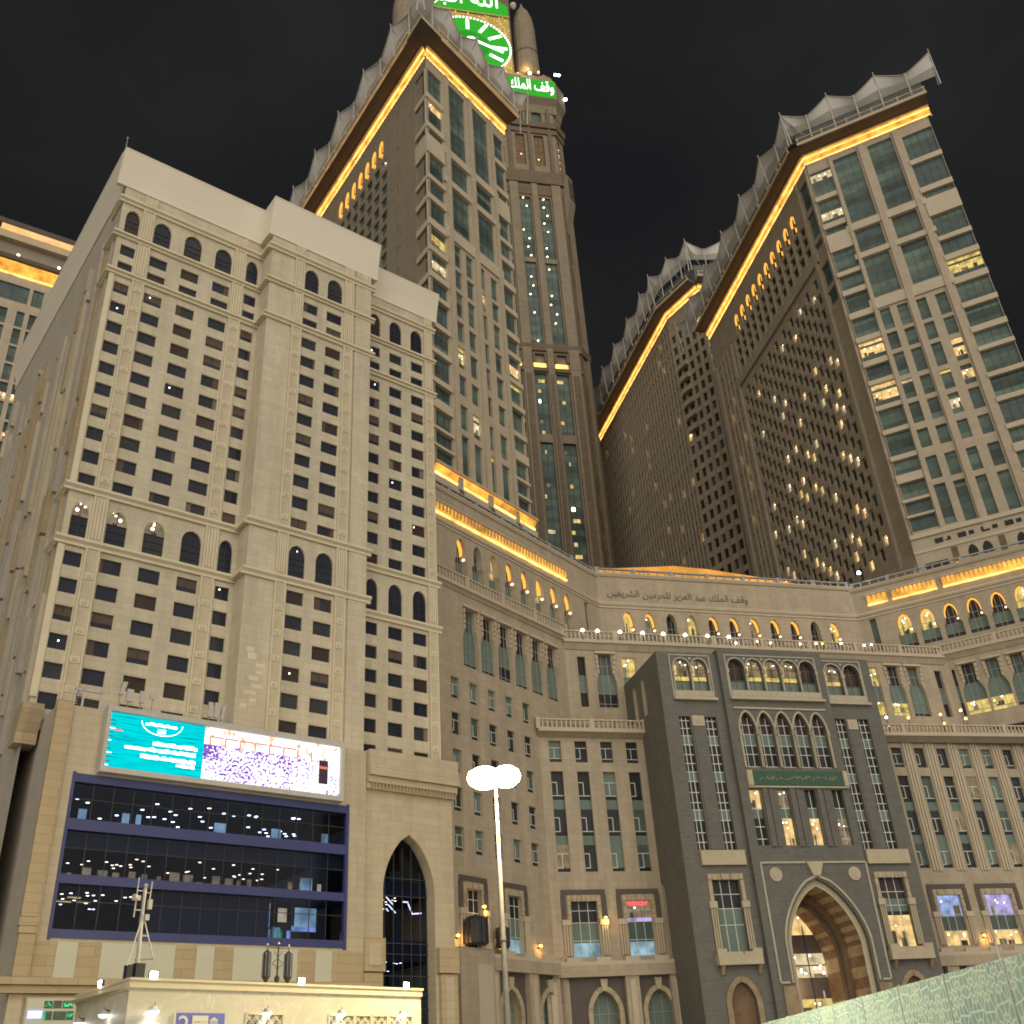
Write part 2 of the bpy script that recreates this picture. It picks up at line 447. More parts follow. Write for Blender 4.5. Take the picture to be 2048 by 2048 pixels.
# ---------------------------------------------------------------- beige hotel (left)
LH = Fac(-36.4706, 71.2032, 51); LHS = Fac(-36.4706, 71.2032, 141)
hotel = Bld('hotel_building', 'tall beige stone hotel with rows of small dark square windows and flared blank parapet', 'building', LH.P(0, 0, 0))
B1, B2, B3 = LH, LH.off(2.3), LH
COLS = [(B1, [(.52, 1.9), (3.38, 5.1), (6.52, 8.33), (9.8, 11.6), (13.2, 14.5)]),
        (B2, [(18.85, 20.5), (21.55, 23.35)]),
        (B3, [(28.1, 29.45), (30.68, 32.28), (33.5, 35.1)])]
ROWS = [74.9, 72.75] + [70.15-2.38*k for k in range(10)] + [41.3-2.39*k for k in range(6)]
ARCHES = [(77.35, 79.6, 80.85), (43.7, 45.9, 47.1)]
def hotel_bay(fac, u0, u1, cols, ztop):
    ops = []
    for l, r in cols:
        for z in ROWS: ops.append(rect(l, r, z-.14, z+1.16))
        for z0, zs, z1 in ARCHES: ops.append(arch(l, r, z0, zs, z1, 'round'))
    m = MB(fac); wall(m, u0, u1, 27.6, ztop, ops, 'hotel_stone', 0, .22, 'hotel_trim')
    for p in ops:
        b = bbox(p); tall = b[3]-b[2] > 2; k = rnd.random()
        g_ = 'pane_navy' if k < .72 else ('pane_brown' if k < .85 else 'pane_grey')
        bulb = None
        if rnd.random() < .06: bulb = [(b[0]+rnd.uniform(.3, 1.0), b[3]-rnd.uniform(.25, .6), .055, 'bulb_white')]
        if tall:
            zl = b[2]+2.1
            lit = b[3] < 50 and b[0] < 9 and fac is B1
            bands = [(b[2], zl, g_), (zl, b[3], 'lit_dim' if lit else g_)]
            if lit: bulb = [((b[0]+b[1])/2+rnd.uniform(-.3, .3), b[3]-.7, .13, 'bulb_white')]
            hotel.win('arched_window', fac, p, -.22, bands, [(b[0]+b[1])/2], [b[2]+.75, b[2]+1.45, zl], 'black_metal', .05, bulb)
        else:
            hotel.win('window', fac, p, -.2, [(b[2], b[3], g_)], [(b[0]+b[1])/2] if k < .5 else (), (), 'black_metal', .05, bulb)
            if rnd.random() < .33:     # curtains part drawn
                mb = hotel.wins[-1][1]; cw = (b[1]-b[0])*rnd.uniform(.12, .4); mt = rnd.choice(['curtain', 'curtain_brown', 'curtain_brown'])
                if rnd.random() < .3: mb.box(b[0], b[1], -.199, -.19, b[2]+.5, b[3], 'curtain_brown')
                elif rnd.random() < .5: mb.box(b[0], b[0]+cw, -.199, -.19, b[2], b[3], mt)
                else: mb.box(b[1]-cw, b[1], -.199, -.19, b[2], b[3], mt)
    return m
m1 = hotel_bay(B1, 0, 14.9, COLS[0][1], 88)
m2 = hotel_bay(B2, 14.9, 26.8, COLS[1][1], 88.4)
m3 = hotel_bay(B3, 26.8, 36.3, COLS[2][1], 87.2)
# returns of the middle bay, right end and back
m2.face([(14.9, 0, 27.6), (14.9, -2.3, 27.6), (14.9, -2.3, 88.4), (14.9, 0, 88.4)], 'hotel_stone')
m2.face([(26.8, 0, 27.6), (26.8, -2.3, 27.6), (26.8, -2.3, 88.4), (26.8, 0, 88.4)], 'hotel_stone')
m3.face([(36.3, 0, 27.6), (36.3, -30, 27.6), (36.3, -30, 87.2), (36.3, 0, 87.2)], 'hotel_stone')
m3.face([(0, -30, 27.6), (36.3, -30, 27.6), (36.3, -30, 87.2), (0, -30, 87.2)], 'hotel_stone')
m3.face([(0, 0, 87.1), (36.3, 0, 87.1), (36.3, -30, 87.1), (0, -30, 87.1)], 'hotel_parapet')
for mm in (m1, m2, m3): hotel.part('wall', mm)
# side wall (seen at a raking angle), windows between deep vertical fins
ms = MB(LHS); ops = [rect(-17.4, -16.2, 44, 64), rect(-24.3, -23.2, 30, 56)]
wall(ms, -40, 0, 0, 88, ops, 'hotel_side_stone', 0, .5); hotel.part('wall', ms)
for p in ops: hotel.win('window', LHS, p, -.45, [(p[0][0], p[1][0], 'pane_navy')])
q = random.Random(17)
for k in range(24):
    u = -1.1-1.62*k; z = q.uniform(24, 34); top = q.uniform(70, 79) if k > 2 else 79
    while z < top:
        z1 = min(top, z+q.choice([4.7, 7.1, 9.5, 14.2, 19])); pr = q.choice([.14, .22, .32, .45])
        if not any(bbox(p)[0]-.5 < u < bbox(p)[1]+.5 and bbox(p)[3] > z and bbox(p)[2] < z1 for p in ops):
            ms = MB(LHS); ms.box(u-q.uniform(.22, .45), u+.3, -.05, pr, z, z1, q.choice(['hotel_side_stone', 'hotel_side_stone', 'hotel_pilaster', 'podium_tan'])); hotel.part('fin', ms)
        z = z1+q.choice([.02, .3, 1.2])
# cornices
CORN = [(81.4, 82.0), (76.85, 77.35), (72.05, 72.6), (47.95, 48.6), (42.95, 43.62)]
def corn_prof(z0, z1): return [(-.05, z0), (.22, z0), (.22, z0+.24), (.46, z1-.22), (.46, z1), (-.05, z1)]
for z0, z1 in CORN:
    c = MB(B1); c.prism(corn_prof(z0, z1), -.46, 14.9, 'hotel_trim')
    c.fac = LHS; c.prism(corn_prof(z0, z1), -3.0, 0, 'hotel_trim')
    c.fac = B2; c.prism(corn_prof(z0, z1), 14.44, 27.25, 'hotel_trim')
    c.box(14.44, 14.9, -2.3, -.06, z0+.25, z1, 'hotel_trim'); c.box(26.8, 27.25, -2.3, -.06, z0+.25, z1, 'hotel_trim')
    c.fac = B3; c.prism(corn_prof(z0-.1, z1-.1), 27.25, 36.75, 'hotel_trim')
    hotel.part('cornice', c)
# flared blank parapets
def para(z0, z1): return [(-.3, z0), (.12, z0), (.16, z0+.5), (.34, z0+1.6), (.85, z1-.25), (.95, z1), (-.3, z1)]
c = MB(B1); c.prism(para(83.6, 87.95), -.9, 14.9, 'hotel_parapet')
c.fac = LHS; c.prism(para(83.6, 87.95), -40, -.0, 'hotel_parapet'); hotel.part('parapet', c)
c = MB(B2); c.prism(para(83.4, 88.2), 14.4, 27.6, 'hotel_parapet'); c.box(14.4, 15.1, -2.3, -.31, 83.5, 88.19, 'hotel_parapet')
c.box(26.8, 27.6, -2.3, -.31, 83.5, 88.19, 'hotel_parapet'); hotel.part('parapet', c)
c = MB(B3); c.prism(para(83.3, 87.2), 27.6, 37.1, 'hotel_parapet'); hotel.part('parapet', c)
# pilasters with square blocks every second floor
BREAK = [27.6]+sorted(z for q in CORN for z in q)+[83.4]
def pilaster(fac, a, b, o=.16, blocks=True, fl=False):
    c = MB(fac)
    for z0, z1 in zip(BREAK[0::2], BREAK[1::2]):
        if z1-z0 < .5: continue
        c.box(a, b, -.05, o, z0+.02, z1-.02, 'hotel_pilaster')
        c.box(a, a+.12, o, o+.1, z0+.02, z1-.02, 'hotel_trim'); c.box(b-.12, b, o, o+.1, z0+.02, z1-.02, 'hotel_trim')
        if z1-z0 < 6:
            for k in range(3):
                u = a+.3+(b-a-.6)*k/2; c.box(u-.07, u+.07, o, o+.07, z0+.3, z1-.3, 'hotel_trim')
        elif blocks:
            z = z0+1.0
            while z < z1-1:
                c.box(a+.2, b-.2, o, o+.06, z-.28, z+.28, 'hotel_trim'); c.box(a+.36, b-.36, o+.06, o+.1, z-.14, z+.14, 'hotel_pilaster'); z += 2.38
    hotel.part('pilaster', c)
for f, a, b in [(B1, 2.05, 3.2), (B1, 11.78, 12.95), (B2, 17.6, 18.65), (B2, 23.55, 24.6), (B3, 35.25, 36.3)]: pilaster(f, a, b)
c = MB(B1); c.box(-.1, .42, -.05, .12, 30, 42.9, 'hotel_trim'); c.box(-.1, .38, -.05, .12, 48.7, 72, 'hotel_trim'); hotel.part('corner_strip', c)
c = MB(B2); c.box(24.9, 26.8, -.05, .14, 27.6, 83.4, 'hotel_stone'); hotel.part('corner_strip', c)
c = MB(LH)   # stepped corbel under the corner
c.prism([(-1.6, 29.3), (.75, 29.3), (.75, 28.9), (.1, 27.2), (.1, 26.4), (-1.6, 26.4)], -.55, .95, 'podium_tan')
hotel.part('corbel', c)
c = MB(LH); c.tube((-.9, .9, 87.9), (-.9, .9, 89.3), .05, .03, 'steel_grey'); c.lathe((-.9, .9, 89.3), [(.02, .1), (.12, 0), (.02, -.1)], 'steel_pale', 8); hotel.part('finial', c)
q = random.Random(31)     # pale repair patches low on the middle bay
for k in range(9):
    c = MB(B2); u = 15.3+q.uniform(0, 1.2); z = 31+.62*k; c.box(u, u+q.uniform(.5, 1.3), -.02, .012, z, z+q.uniform(.25, .58), 'hotel_trim'); hotel.part('wall_patch', c)
hotel.finish()

# ---------------------------------------------------------------- stone podium in front of the hotel, blue glass front, pointed portal
LP = LH.off(4.0)
pod = Bld('podium_annex', 'beige stone annex with blue framed glass front and one tall pointed portal', 'building', LP.P(1.2, 0, 0))
GL = rect(2.95, 24.55, 12.85, 23.6); PORT = arch(28.12, 33.05, 0, 17.6, 21.95)
c = MB(LP); wall(c, 1.15, 26.2, 0, 28.4, [GL], 'podium_stone', 0, .5)
wall(c, 26.2, 35, 0, 25.3, [PORT], 'podium_stone', -.35, 1.3)
c.face([(26.2, 0, 0), (26.2, -.35, 0), (26.2, -.35, 28.4), (26.2, 0, 28.4)], 'podium_stone')
c.face([(35, -.35, 0), (35, -9, 0), (35, -9, 28.3), (35, -.35, 28.3)], 'podium_stone')
c.face([(1.15, 0, 28.4), (26.2, 0, 28.4), (26.2, -4, 28.4), (1.15, -4, 28.4)], 'podium_stone')
c.face([(26.2, 0, 28.3), (35, 0, 28.3), (35, -9, 28.3), (26.2, -9, 28.3)], 'podium_stone')
c.face([(1.15, 0, 0), (1.15, -20, 0), (1.15, -20, 28.4), (1.15, 0, 28.4)], 'hotel_side_stone')
pod.part('wall', c)
c = MB(LP); c.box(1.0, 2.1, -.1, .28, 14.05, 28.6, 'podium_tan'); c.box(.9, 2.15, -.1, .4, 13.5, 14.0, 'podium_tan'); c.box(1.0, 2.1, -.1, .33, 13.05, 13.49, 'podium_tan')
c.box(1.08, 2.1, -.1, .25, 10.5, 13.04, 'podium_tan'); pod.part('pilaster', c)
c = MB(LP)
for a, b in [(0, .5), (.52, 1.0)]: c.box(.2 if a else .45, 26.2, -.1, .75 if a else .5, 9.55+a*.9, 9.55+b*.9-.02, 'podium_tan')
pod.part('cornice', c)
c = MB(LP); q = [2.16, 3.54, 4.89, 6.39, 11.42, 12.92, 14.24, 15.64, 20.65, 22.1, 23.48, 26.15]
for k, (a, b) in enumerate(zip(q, q[1:])): c.box(a+.01, b-.01, -.05, .06 if k % 2 else .03, 10.5, 12.66, 'marble_pale' if k % 2 else 'podium_tan')
pod.part('wall_panel', c)
# portal dressing
c = MB(LP)
for k, (z0, z1, o) in enumerate([(25.3, 25.75, .1), (25.77, 26.3, .35), (26.32, 27.05, .65), (27.07, 28.5, .5)]): c.box(26.25, 35.1+o*.3, -.5, o, z0, z1, 'podium_stone')
for k in range(26):
    u = 26.6+.335*k; c.prism([(.1, 25.32), (.1, 25.74), (.36, 25.74)], u, u+.17, 'podium_tan'); c.prism([(.35, 26.34), (.35, 27.0), (.72, 27.0)], u+.1, u+.2, 'podium_stone')
pod.part('cornice', c, 'stepped stalactite cornice over the portal')
c = MB(LP); c.box(26.22, 28.1, -.34, .14, 11.3, 13.7, 'podium_tan'); c.box(26.6, 27.7, .14, .22, 11.7, 13.3, 'podium_stone'); c.box(26.25, 27.95, -.34, .02, 0, 11.2, 'podium_tan'); pod.part('pier', c)
c = MB(LP); c.box(33.1, 35.05, -.34, .16, 11.3, 13.2, 'podium_tan'); c.box(33.3, 34.9, -.34, .04, 0, 11.2, 'podium_tan'); c.box(33.7, 34.5, .04, .1, 0, 11.0, 'podium_stone'); pod.part('pier', c)
# glazing: tinted glass, floor slabs, ceilings with downlights, rooms behind
clear('tinted_glass', (.46, .52, .70), .018)
plain('blue_frame', (.040, .048, .155), .5, .1, .4); plain('room_dark', (.022, .026, .036), .8, .3, .4); plain('ceiling_dark', (.045, .05, .065), .8, .2, .3)
plain('room_tan', (.085, .07, .05), .8, .4, .5)
c = MB(LP)
for z0, z1 in [(23.0, 23.6), (19.75, 20.5), (16.25, 16.85), (12.85, 13.4)]: c.box(2.95, 24.55, -.35, .07, z0, z1, 'blue_frame')
c.box(2.85, 3.05, -.35, .09, 12.75, 23.7, 'blue_frame'); c.box(24.4, 24.65, -.35, .09, 12.75, 23.7, 'blue_frame')
pod.part('glass_frame', c)
c = MB(LP); c.face([(3.05, -.2, 13.4), (24.4, -.2, 13.4), (24.4, -.2, 23), (3.05, -.2, 23)], 'tinted_glass')
for k in range(1, 15): u = 3.05+21.35*k/15; c.box(u-.022, u+.022, -.24, -.17, 13.4, 23, 'black_metal')
for z in (15.2, 18.6, 21.9): c.box(3.05, 24.4, -.23, -.17, z-.02, z+.02, 'black_metal')
pod.part('glass_pane', c)
c = MB(LP)
for z0, z1 in [(19.8, 20.4), (16.3, 16.8), (12.9, 13.3), (22.9, 23.5)]: c.box(3.0, 24.45, -14, -.4, z0, z1, 'ceiling_dark')
c.face([(3, -13.9, 12.9), (24.5, -13.9, 12.9), (24.5, -13.9, 23), (3, -13.9, 23)], 'room_dark')
c.face([(3, -13.8, 16.8), (24.5, -13.8, 16.8), (24.5, -13.8, 19.8), (3, -13.8, 19.8)], 'room_tan')
c.box(3.0, 24.4, -.8, -.45, 18.6, 19.75, 'room_dark'); c.box(9.5, 18.5, -1.2, -.6, 13.4, 16.2, 'room_dark')
pod.part('room_shell', c)
c = MB(LP); q = random.Random(3)
def disc(u, o, z, r, mat): c.face([(u+r*math.cos(i*math.pi/4), o+r*math.sin(i*math.pi/4), z) for i in range(8)], mat)
for k in range(62): disc(q.uniform(3.6, 24), q.uniform(-13, -2.5), 22.88, .15, 'bulb_cool')
for k in range(42): disc(q.uniform(3.6, 24), q.uniform(-13, -4.5), 19.78, .13, 'bulb_warm')
for k in range(22): disc(q.uniform(3.4, 9.2), q.uniform(-9, -2.5), 16.28, .12, 'bulb_white')
for k in range(4): u = q.uniform(3.4, 8); o = q.uniform(-8, -3); c.box(u, u+.9, o, o+.25, 16.2, 16.27, 'lit_yellow')
pod.part('downlights', c)
c = MB(LP)
emit('glow_teal', (.34, .52, .60), .75, .5, .8); emit('glow_tan', (.62, .46, .24), .42, .6, 1.2); emit('glow_green', (.05, .5, .25), .45, .6, 2)
for u, wd in [(4.2, .55), (7.3, .5), (8.3, .35), (14.3, .9), (19.0, .8), (23.4, .6)]: c.box(u, u+wd, -2.2, -2.1, 20.45, 21.75, 'glow_teal')
for k in range(20): u = 3.5+k*1.05+q.uniform(-.2, .2); c.box(u, u+q.uniform(.25, .8), -3.9, -3.8, 16.85, 18.0+q.uniform(-.4, .3), 'glow_tan')
c.box(21.9, 22.9, -2.6, -2.5, 16.9, 18.3, 'glow_teal'); c.box(23.4, 23.7, -2.6, -2.5, 17.0, 17.9, 'lit_white')
for u, z, a, b, mt in [(18.6, 14.5, .7, 1.2, 'lit_blue'), (19.6, 13.5, .6, 1.0, 'glow_teal'), (20.0, 14.9, .7, 1.0, 'lit_white'), (21.4, 14.6, 1.8, 1.4, 'glow_teal'), (21.2, 14.3, 2.0, .35, 'lit_blue'), (19.9, 13.45, .5, .9, 'glow_green'), (20.8, 13.6, .25, .7, 'lit_blue'), (18.9, 15.8, .4, .4, 'lit_white'), (18.7, 13.45, .7, .9, 'glow_teal')]: c.box(u, u+a, -2.3, -2.2, z, z+b, mt)
pod.part('room_lights', c)
# portal glass and hall
c = MB(LP); pane(c, PORT, -1.5, [(0, 21.95, 'tinted_glass')]); bars(c, PORT, -1.48, [28.9, 29.75, 30.6, 31.45, 32.3], [4, 5.5, 7.4, 8.8, 9.9, 11.2, 12.8, 13.6, 17.2, 18.6], .07, 'black_metal')
pod.part('portal_glass', c)
c = MB(LP); c.face([(27.5, -8.8, 0), (33.8, -8.8, 0), (33.8, -8.8, 22.5), (27.5, -8.8, 22.5)], 'room_dark')
c.box(27.6, 33.6, -8.7, -1.7, 17.3, 18.4, 'room_dark'); c.box(27.6, 33.6, -8.7, -1.7, 12.3, 13.9, 'room_dark')
c.face([(27.6, -8, 13.9), (33.6, -8, 13.9), (33.6, -8, 17.3), (27.6, -8, 17.3)], 'room_tan'); pod.part('room_shell', c)
c = MB(LP); q = random.Random(9)
for k in range(22): disc(q.uniform(28.3, 32.8), q.uniform(-8, -2.2), 17.28, .13, 'bulb_warm')
for k in range(14): disc(q.uniform(28.3, 32.8), q.uniform(-8, -2.2), 12.28, .11, 'bulb_white')
for a, b in [((29.4, 17.2), (30.1, 16.6)), ((29.6, 16.6), (30.3, 16.0)), ((31, 16.9), (31.5, 16.9)), ((31.5, 16.8), (31.9, 16.0)), ((31.9, 16.0), (32.8, 16.1)), ((29.4, 16.3), (29.6, 16.1))]: c.tube((a[0], -2.0, a[1]), (b[0], -2.0, b[1]), .05, .05, 'sign_white', 6)
for k in range(12): u = q.uniform(28.3, 32.6); c.box(u, u+.4, -7.9, -7.8, 14+q.random(), 15.2, 'glow_tan')
c.box(29, 33, -8.6, -8.5, 9.5, 11.3, 'glow_teal')
pod.part('downlights', c)
pod.finish()

# ---------------------------------------------------------------- video screen on the annex
scr = thing('video_screen', 'wide bright video screen, teal half and crowd half, above blue glass front', 'screen', LP.P(14, 0, 23.8))
c = MB(LP); c.box(4.4, 23.75, -.1, .75, 23.72, 24.1, 'steel_pale'); c.box(4.4, 23.75, -.1, .75, 28.2, 28.6, 'steel_pale')
c.box(4.4, 4.68, -.1, .75, 24.1, 28.2, 'steel_pale'); c.box(23.47, 23.75, -.1, .75, 24.1, 28.2, 'steel_pale'); c.box(4.68, 23.47, -.1, .3, 24.1, 28.2, 'black_metal'); c.build('frame', scr)
# teal page
m, t, b = newmat('screen_teal'); uv = N(t, 'ShaderNodeUVMap'); mpp = N(t, 'ShaderNodeMapping'); mpp.inputs['Scale'].default_value = (.25, 5, 1)
n = N(t, 'ShaderNodeTexNoise'); n.inputs['Scale'].default_value = 1.6; n.inputs['Detail'].default_value = 2; t.links.new(uv.outputs[0], mpp.inputs[0]); t.links.new(mpp.outputs[0], n.inputs[0])
r = ramp(t, [(.28, (0, .22, .30)), (.37, (0, .50, .56)), (.55, (0, .66, .72)), (.7, (0, .74, .66))], n.outputs[0]); e = N(t, 'ShaderNodeEmission'); e.inputs[1].default_value = 1.05
t.links.new(r.outputs[0], e.inputs[0]); t.links.new(e.outputs[0], t.nodes['Material Output'].inputs[0])
c = MB(LP); c.face([(4.68, .4, 24.1), (11.88, .4, 24.1), (11.88, .4, 28.2), (4.68, .4, 28.2)], 'screen_teal'); dsp = c.build('display', scr, 'teal half of the screen with white lines of text')
c = MB(LP); q = random.Random(4)
def txtline(u0, u1, z, h):
    u = u0
    while u < u1:
        wd = q.uniform(.14, .34); hh = h*q.uniform(.55, 1.0); c.box(u, min(u+wd, u1), .41, .43, z-h/2+q.uniform(-.03, .03), z-h/2+hh, 'sign_white'); u += wd-.02
    
txtline(7.3, 9.7, 27.75, .26); txtline(8.25, 8.85, 27.3, .4); txtline(8.0, 11.4, 26.35, .3); txtline(6.0, 11.3, 25.85, .3); txtline(7.2, 11.35, 25.3, .3); txtline(9.9, 11.3, 24.95, .28)
c.band([(7.0+1.55*(1-math.cos(i*math.pi/12)), 27.9-.95*math.sin(i*math.pi/12)) for i in range(13)], .05, .41, .43, 'sign_white')
c.box(4.8, 5.7, .41, .43, 26.9, 26.99, 'red_neon')
for k in range(12): z = 24.3+k*.3; c.box(4.75, 4.75+q.uniform(.15, .5), .41, .425, z, z+.06, 'sign_green' if k % 3 else 'sign_white')
c.build('screen_text', dsp)
# crowd picture
m, t, b = newmat('screen_crowd'); uv = N(t, 'ShaderNodeUVMap'); vo = N(t, 'ShaderNodeTexNoise'); vo.inputs['Scale'].default_value = 5.2; vo.inputs['Detail'].default_value = 4
n2 = N(t, 'ShaderNodeTexNoise'); n2.inputs['Scale'].default_value = .35; t.links.new(uv.outputs[0], vo.inputs[0]); t.links.new(uv.outputs[0], n2.inputs[0])
sx = N(t, 'ShaderNodeSeparateXYZ'); t.links.new(uv.outputs[0], sx.inputs[0])
def mth(op, a, bb):
    x = N(t, 'ShaderNodeMath', operation=op)
    for i, v in enumerate((a, bb)):
        if isinstance(v, (int, float)): x.inputs[i].default_value = v
        else: t.links.new(v, x.inputs[i])
    return x.outputs[0]
hgt = mth('SUBTRACT', sx.outputs[1], 24.1)
left = mth('MULTIPLY', mth('SUBTRACT', 17.5, sx.outputs[0]), .016)
f = mth('ADD', vo.outputs[0], mth('MULTIPLY', mth('SUBTRACT', .52, n2.outputs[0]), .55)); f = mth('SUBTRACT', f, mth('MULTIPLY', left, mth('GREATER_THAN', hgt, 1.6)))
crr = ramp(t, [(.38, (.13, .04, .38)), (.46, (.34, .18, .58)), (.49, (1, .97, 1)), (.6, (1, 1, 1))], f)
wv = N(t, 'ShaderNodeTexNoise'); wv.inputs['Scale'].default_value = 1.7; wv.inputs['Detail'].default_value = 3; t.links.new(uv.outputs[0], wv.inputs[0])
top = ramp(t, [(.33, (.80, .30, .16)), (.42, (1, .80, .68)), (.48, (1, 1, 1))], wv.outputs[0])
mx = N(t, 'ShaderNodeMix', data_type='RGBA'); t.links.new(mth('GREATER_THAN', hgt, 2.75), mx.inputs[0]); t.links.new(crr.outputs[0], mx.inputs[6]); t.links.new(top.outputs[0], mx.inputs[7])
e = N(t, 'ShaderNodeEmission'); e.inputs[1].default_value = 1.35; t.links.new(mx.outputs[2], e.inputs[0]); t.links.new(e.outputs[0], t.nodes['Material Output'].inputs[0])
emit('scr_orange', (.85, .24, .12), .9); emit('scr_dark', (.06, .035, .05), 1)
c = MB(LP); c.face([(11.88, .4, 24.1), (23.47, .4, 24.1), (23.47, .4, 28.2), (11.88, .4, 28.2)], 'screen_crowd'); dsp = c.build('display', scr, 'overexposed crowd half of the screen')
c = MB(LP); c.box(21.6, 22.4, .41, .44, 25.0, 26.9, 'scr_dark'); c.box(21.58, 22.42, .44, .45, 26.2, 26.42, 'scr_orange')
for k in range(8): u = 12.3+k*1.22; c.box(u, u+.1, .41, .43, 26.8-k*.02, 27.5, 'scr_orange'); c.box(u, u+1.1, .41, .425, 27.42, 27.52, 'scr_orange') if k < 6 else None
c.build('screen_picture', dsp)

# ---------------------------------------------------------------- antennas and rail on the annex roof
def ant(u, z0, h, wd, tilt, lbl, o=.1):
    r_ = thing('panel_antenna', lbl, 'antenna', LP.P(u, o-.15, 28.4), 'panel antennas on the annex roof')
    c = MB(LP); c.tube((u, o-.15, 28.4), (u, o-.15, z0+h*.9), .04, .04, 'steel_grey', 6); c.build('pole', r_)
    c = MB(LP); s_ = tilt*h; c.plate([(u-wd/2, z0), (u+wd/2, z0), (u+wd/2+s_, z0+h), (u-wd/2+s_, z0+h)], o, o+.16, 'steel_pale'); c.build('antenna_body', r_)
for a in [(5.3, 29.7, 1.0, .32, .22, 'tilted white panel antenna left of its row on annex roof'), (5.95, 29.25, .95, .5, 0, 'wide white panel antenna beside the tilted one'), (6.85, 29.3, .9, .36, 0, 'short white panel antenna left of the small dish'),
          (12.2, 29.1, 1.15, .38, .02, 'white panel antenna, first of three upright ones over the screen'), (12.68, 29.1, 1.2, .38, .04, 'white panel antenna in the middle of three upright ones over the screen'), (13.15, 29.0, 1.2, .24, .16, 'slim leaning white panel antenna, right end of three over the screen')]: ant(*a)
r_ = thing('satellite_dish', 'small pale dish antenna between two window columns on annex roof', 'antenna', LP.P(7.75, -.1, 28.4))
c = MB(LP); c.tube((7.75, -.1, 28.4), (7.75, -.1, 29.9), .04, .04, 'steel_grey', 6); c.build('pole', r_)
c = MB(LP); c.plate([(7.75+.3*math.cos(i*math.pi/6), 30.05+.3*math.sin(i*math.pi/6)) for i in range(12)], 0, .08, 'steel_pale'); c.build('dish', r_)
r_ = thing('roof_rail', 'pale metal guard rail with equipment at annex roof corner', 'railing', LP.P(3, -.2, 28.4))
c = MB(LP)
for u in (2.15, 2.75, 4.0): c.box(u-.07, u+.07, -.25, -.1, 28.4, 29.75, 'steel_pale')
c.box(2.1, 4.05, -.25, -.1, 29.62, 29.78, 'steel_pale'); c.build('rail', r_)
c = MB(LP)
for z in (28.55, 28.75, 28.95): c.box(2.2, 4.0, -.4, -.3, z, z+.09, 'black_metal')
c.lathe((2.45, -.4, 29.3), [(.05, -.2), (.22, -.1), (.22, .15), (.05, .25)], 'steel_grey'); c.build('equipment', r_)
# ---------------------------------------------------------------- great curved podium block (three tiers, two wings)
CU0 = (11.158, 129.520)
LW = Fac(*CU0, 37); CW = Fac(*CU0, 74.5); LM = LW.off(1.0)
CM = LM.turn(-10.8, 74.5); CL = LM.turn(-17.6, 74.5)
RW = CW.turn(40.1, 117); RM = CM.turn(54.64, 117); CLR = CL
blk = Bld('curved_building', 'huge curved tan stone block of three tiers with lit arch rows behind the gate', 'building', CL.P(0, 0, 0))
def glass_kind(): 
    k = rnd.random(); return 'pane_grey' if k < .55 else ('pane_dark' if k < .75 else 'teal_dark')
def casement(F, p, off=-.35, lit=.06, teal=.2, side=None):
    """hotel room window: dark top light, white casement frame on one side"""
    l, r, z0, z1 = bbox(p); k = rnd.random()
    gk = 'lit_warm' if k < lit else ('teal_panel' if k < lit+teal else glass_kind())
    c = l+(r-l)*.45
    mb = MB(F); pane(mb, p, off, [(z0, z0+.5, 'pane_grey'), (z0+.5, z1, gk)])
    w_ = .07; zt = z1-.75; zb = z0+.5
    for u in (l+.06, c): mb.box(u-w_/2, u+w_/2, off+.01, off+.07, zb, zt, 'bar_white')
    for z in (zb, zt): mb.box(l, r if rnd.random() < .6 else c, off+.01, off+.075, z-w_/2, z+w_/2, 'bar_white')
    blk.wins.append(('window', mb, 1.0/max(20, math.dist(F.P(l, 0, 0)[:2], (0, 0))), None))
def wing_add(m): blk.part('wall', m)

# --- upper tier
def upper(F, u0, u1, ztop, arches, slit):
    ops = [horseshoe(c, wd, 55.0, 57.6, 60.3) for c, wd in arches]
    if slit: ops.append(rect(slit[0], slit[1], 55.5, 60.5))
    m = MB(F); wall(m, u0, u1, 53, ztop, ops, 'wing_stone', 0, .95, 'wing_trim'); wing_add(m)
    for i, p in enumerate(ops):
        b = bbox(p); c = (b[0]+b[1])/2
        if b[1]-b[0] < 1.3: blk.win('window', F, p, -.4, [(b[2], b[3], 'teal_dark')]); continue
        top = rnd.choice(['pane_dark', 'pane_dark', 'lit_dim', 'lit_yellow'])
        blk.win('arched_window', F, p, -.9, [(55, 55.9, 'pane_grey'), (55.9, 57.3, 'teal_panel'), (57.3, 60.3, top)], [c-.35, c+.35], [55.9, 57.3, 58.3], 'bar_grey', .07)
        if i not in SKIP:
            g_ = MB(F); nh = (b[1]-b[0])/2*.72-.06; k0 = 3 if F.az > 100 else 0
            pts = [(c+nh*math.cos(t), 58.35+1.85*math.sin(t)) for t in [math.pi*j/10 for j in range(k0*0, (8 if F.az < 100 else 10)+1)]]
            if F.az < 60: pts = pts[:7]
            g_.band(pts, .16, -.8, -.45, 'arch_glow'); blk.part('arch_glow_band', g_)  # glowing band in place of lamplight on the reveal
            g_ = MB(F); s_ = nh*.9; g_.box(c+s_-.08, c+s_+.08, -.3, -.14, 57.6, 57.76, 'bulb_warm'); blk.part('arch_lamp', g_)
SKIP = {1, 2}; upper(LW, -36, 0, 65.9, [(-29.05+3.06*k, 2.15) for k in range(8)], (-3.6, -2.7))
SKIP = {2, 3, 9}; upper(CW, 0, 40.1, 66.1, [(4.05+3.19*k, 2.1) for k in range(11)], (-3, -2.5) if 0 else None)
SKIP = {}; upper(RW, 0, 32, 65.7, [(6.2+3.17*k, 2.5) for k in range(8)], (1.6, 2.5))
c = MB(CW)   # roof slab, back walls
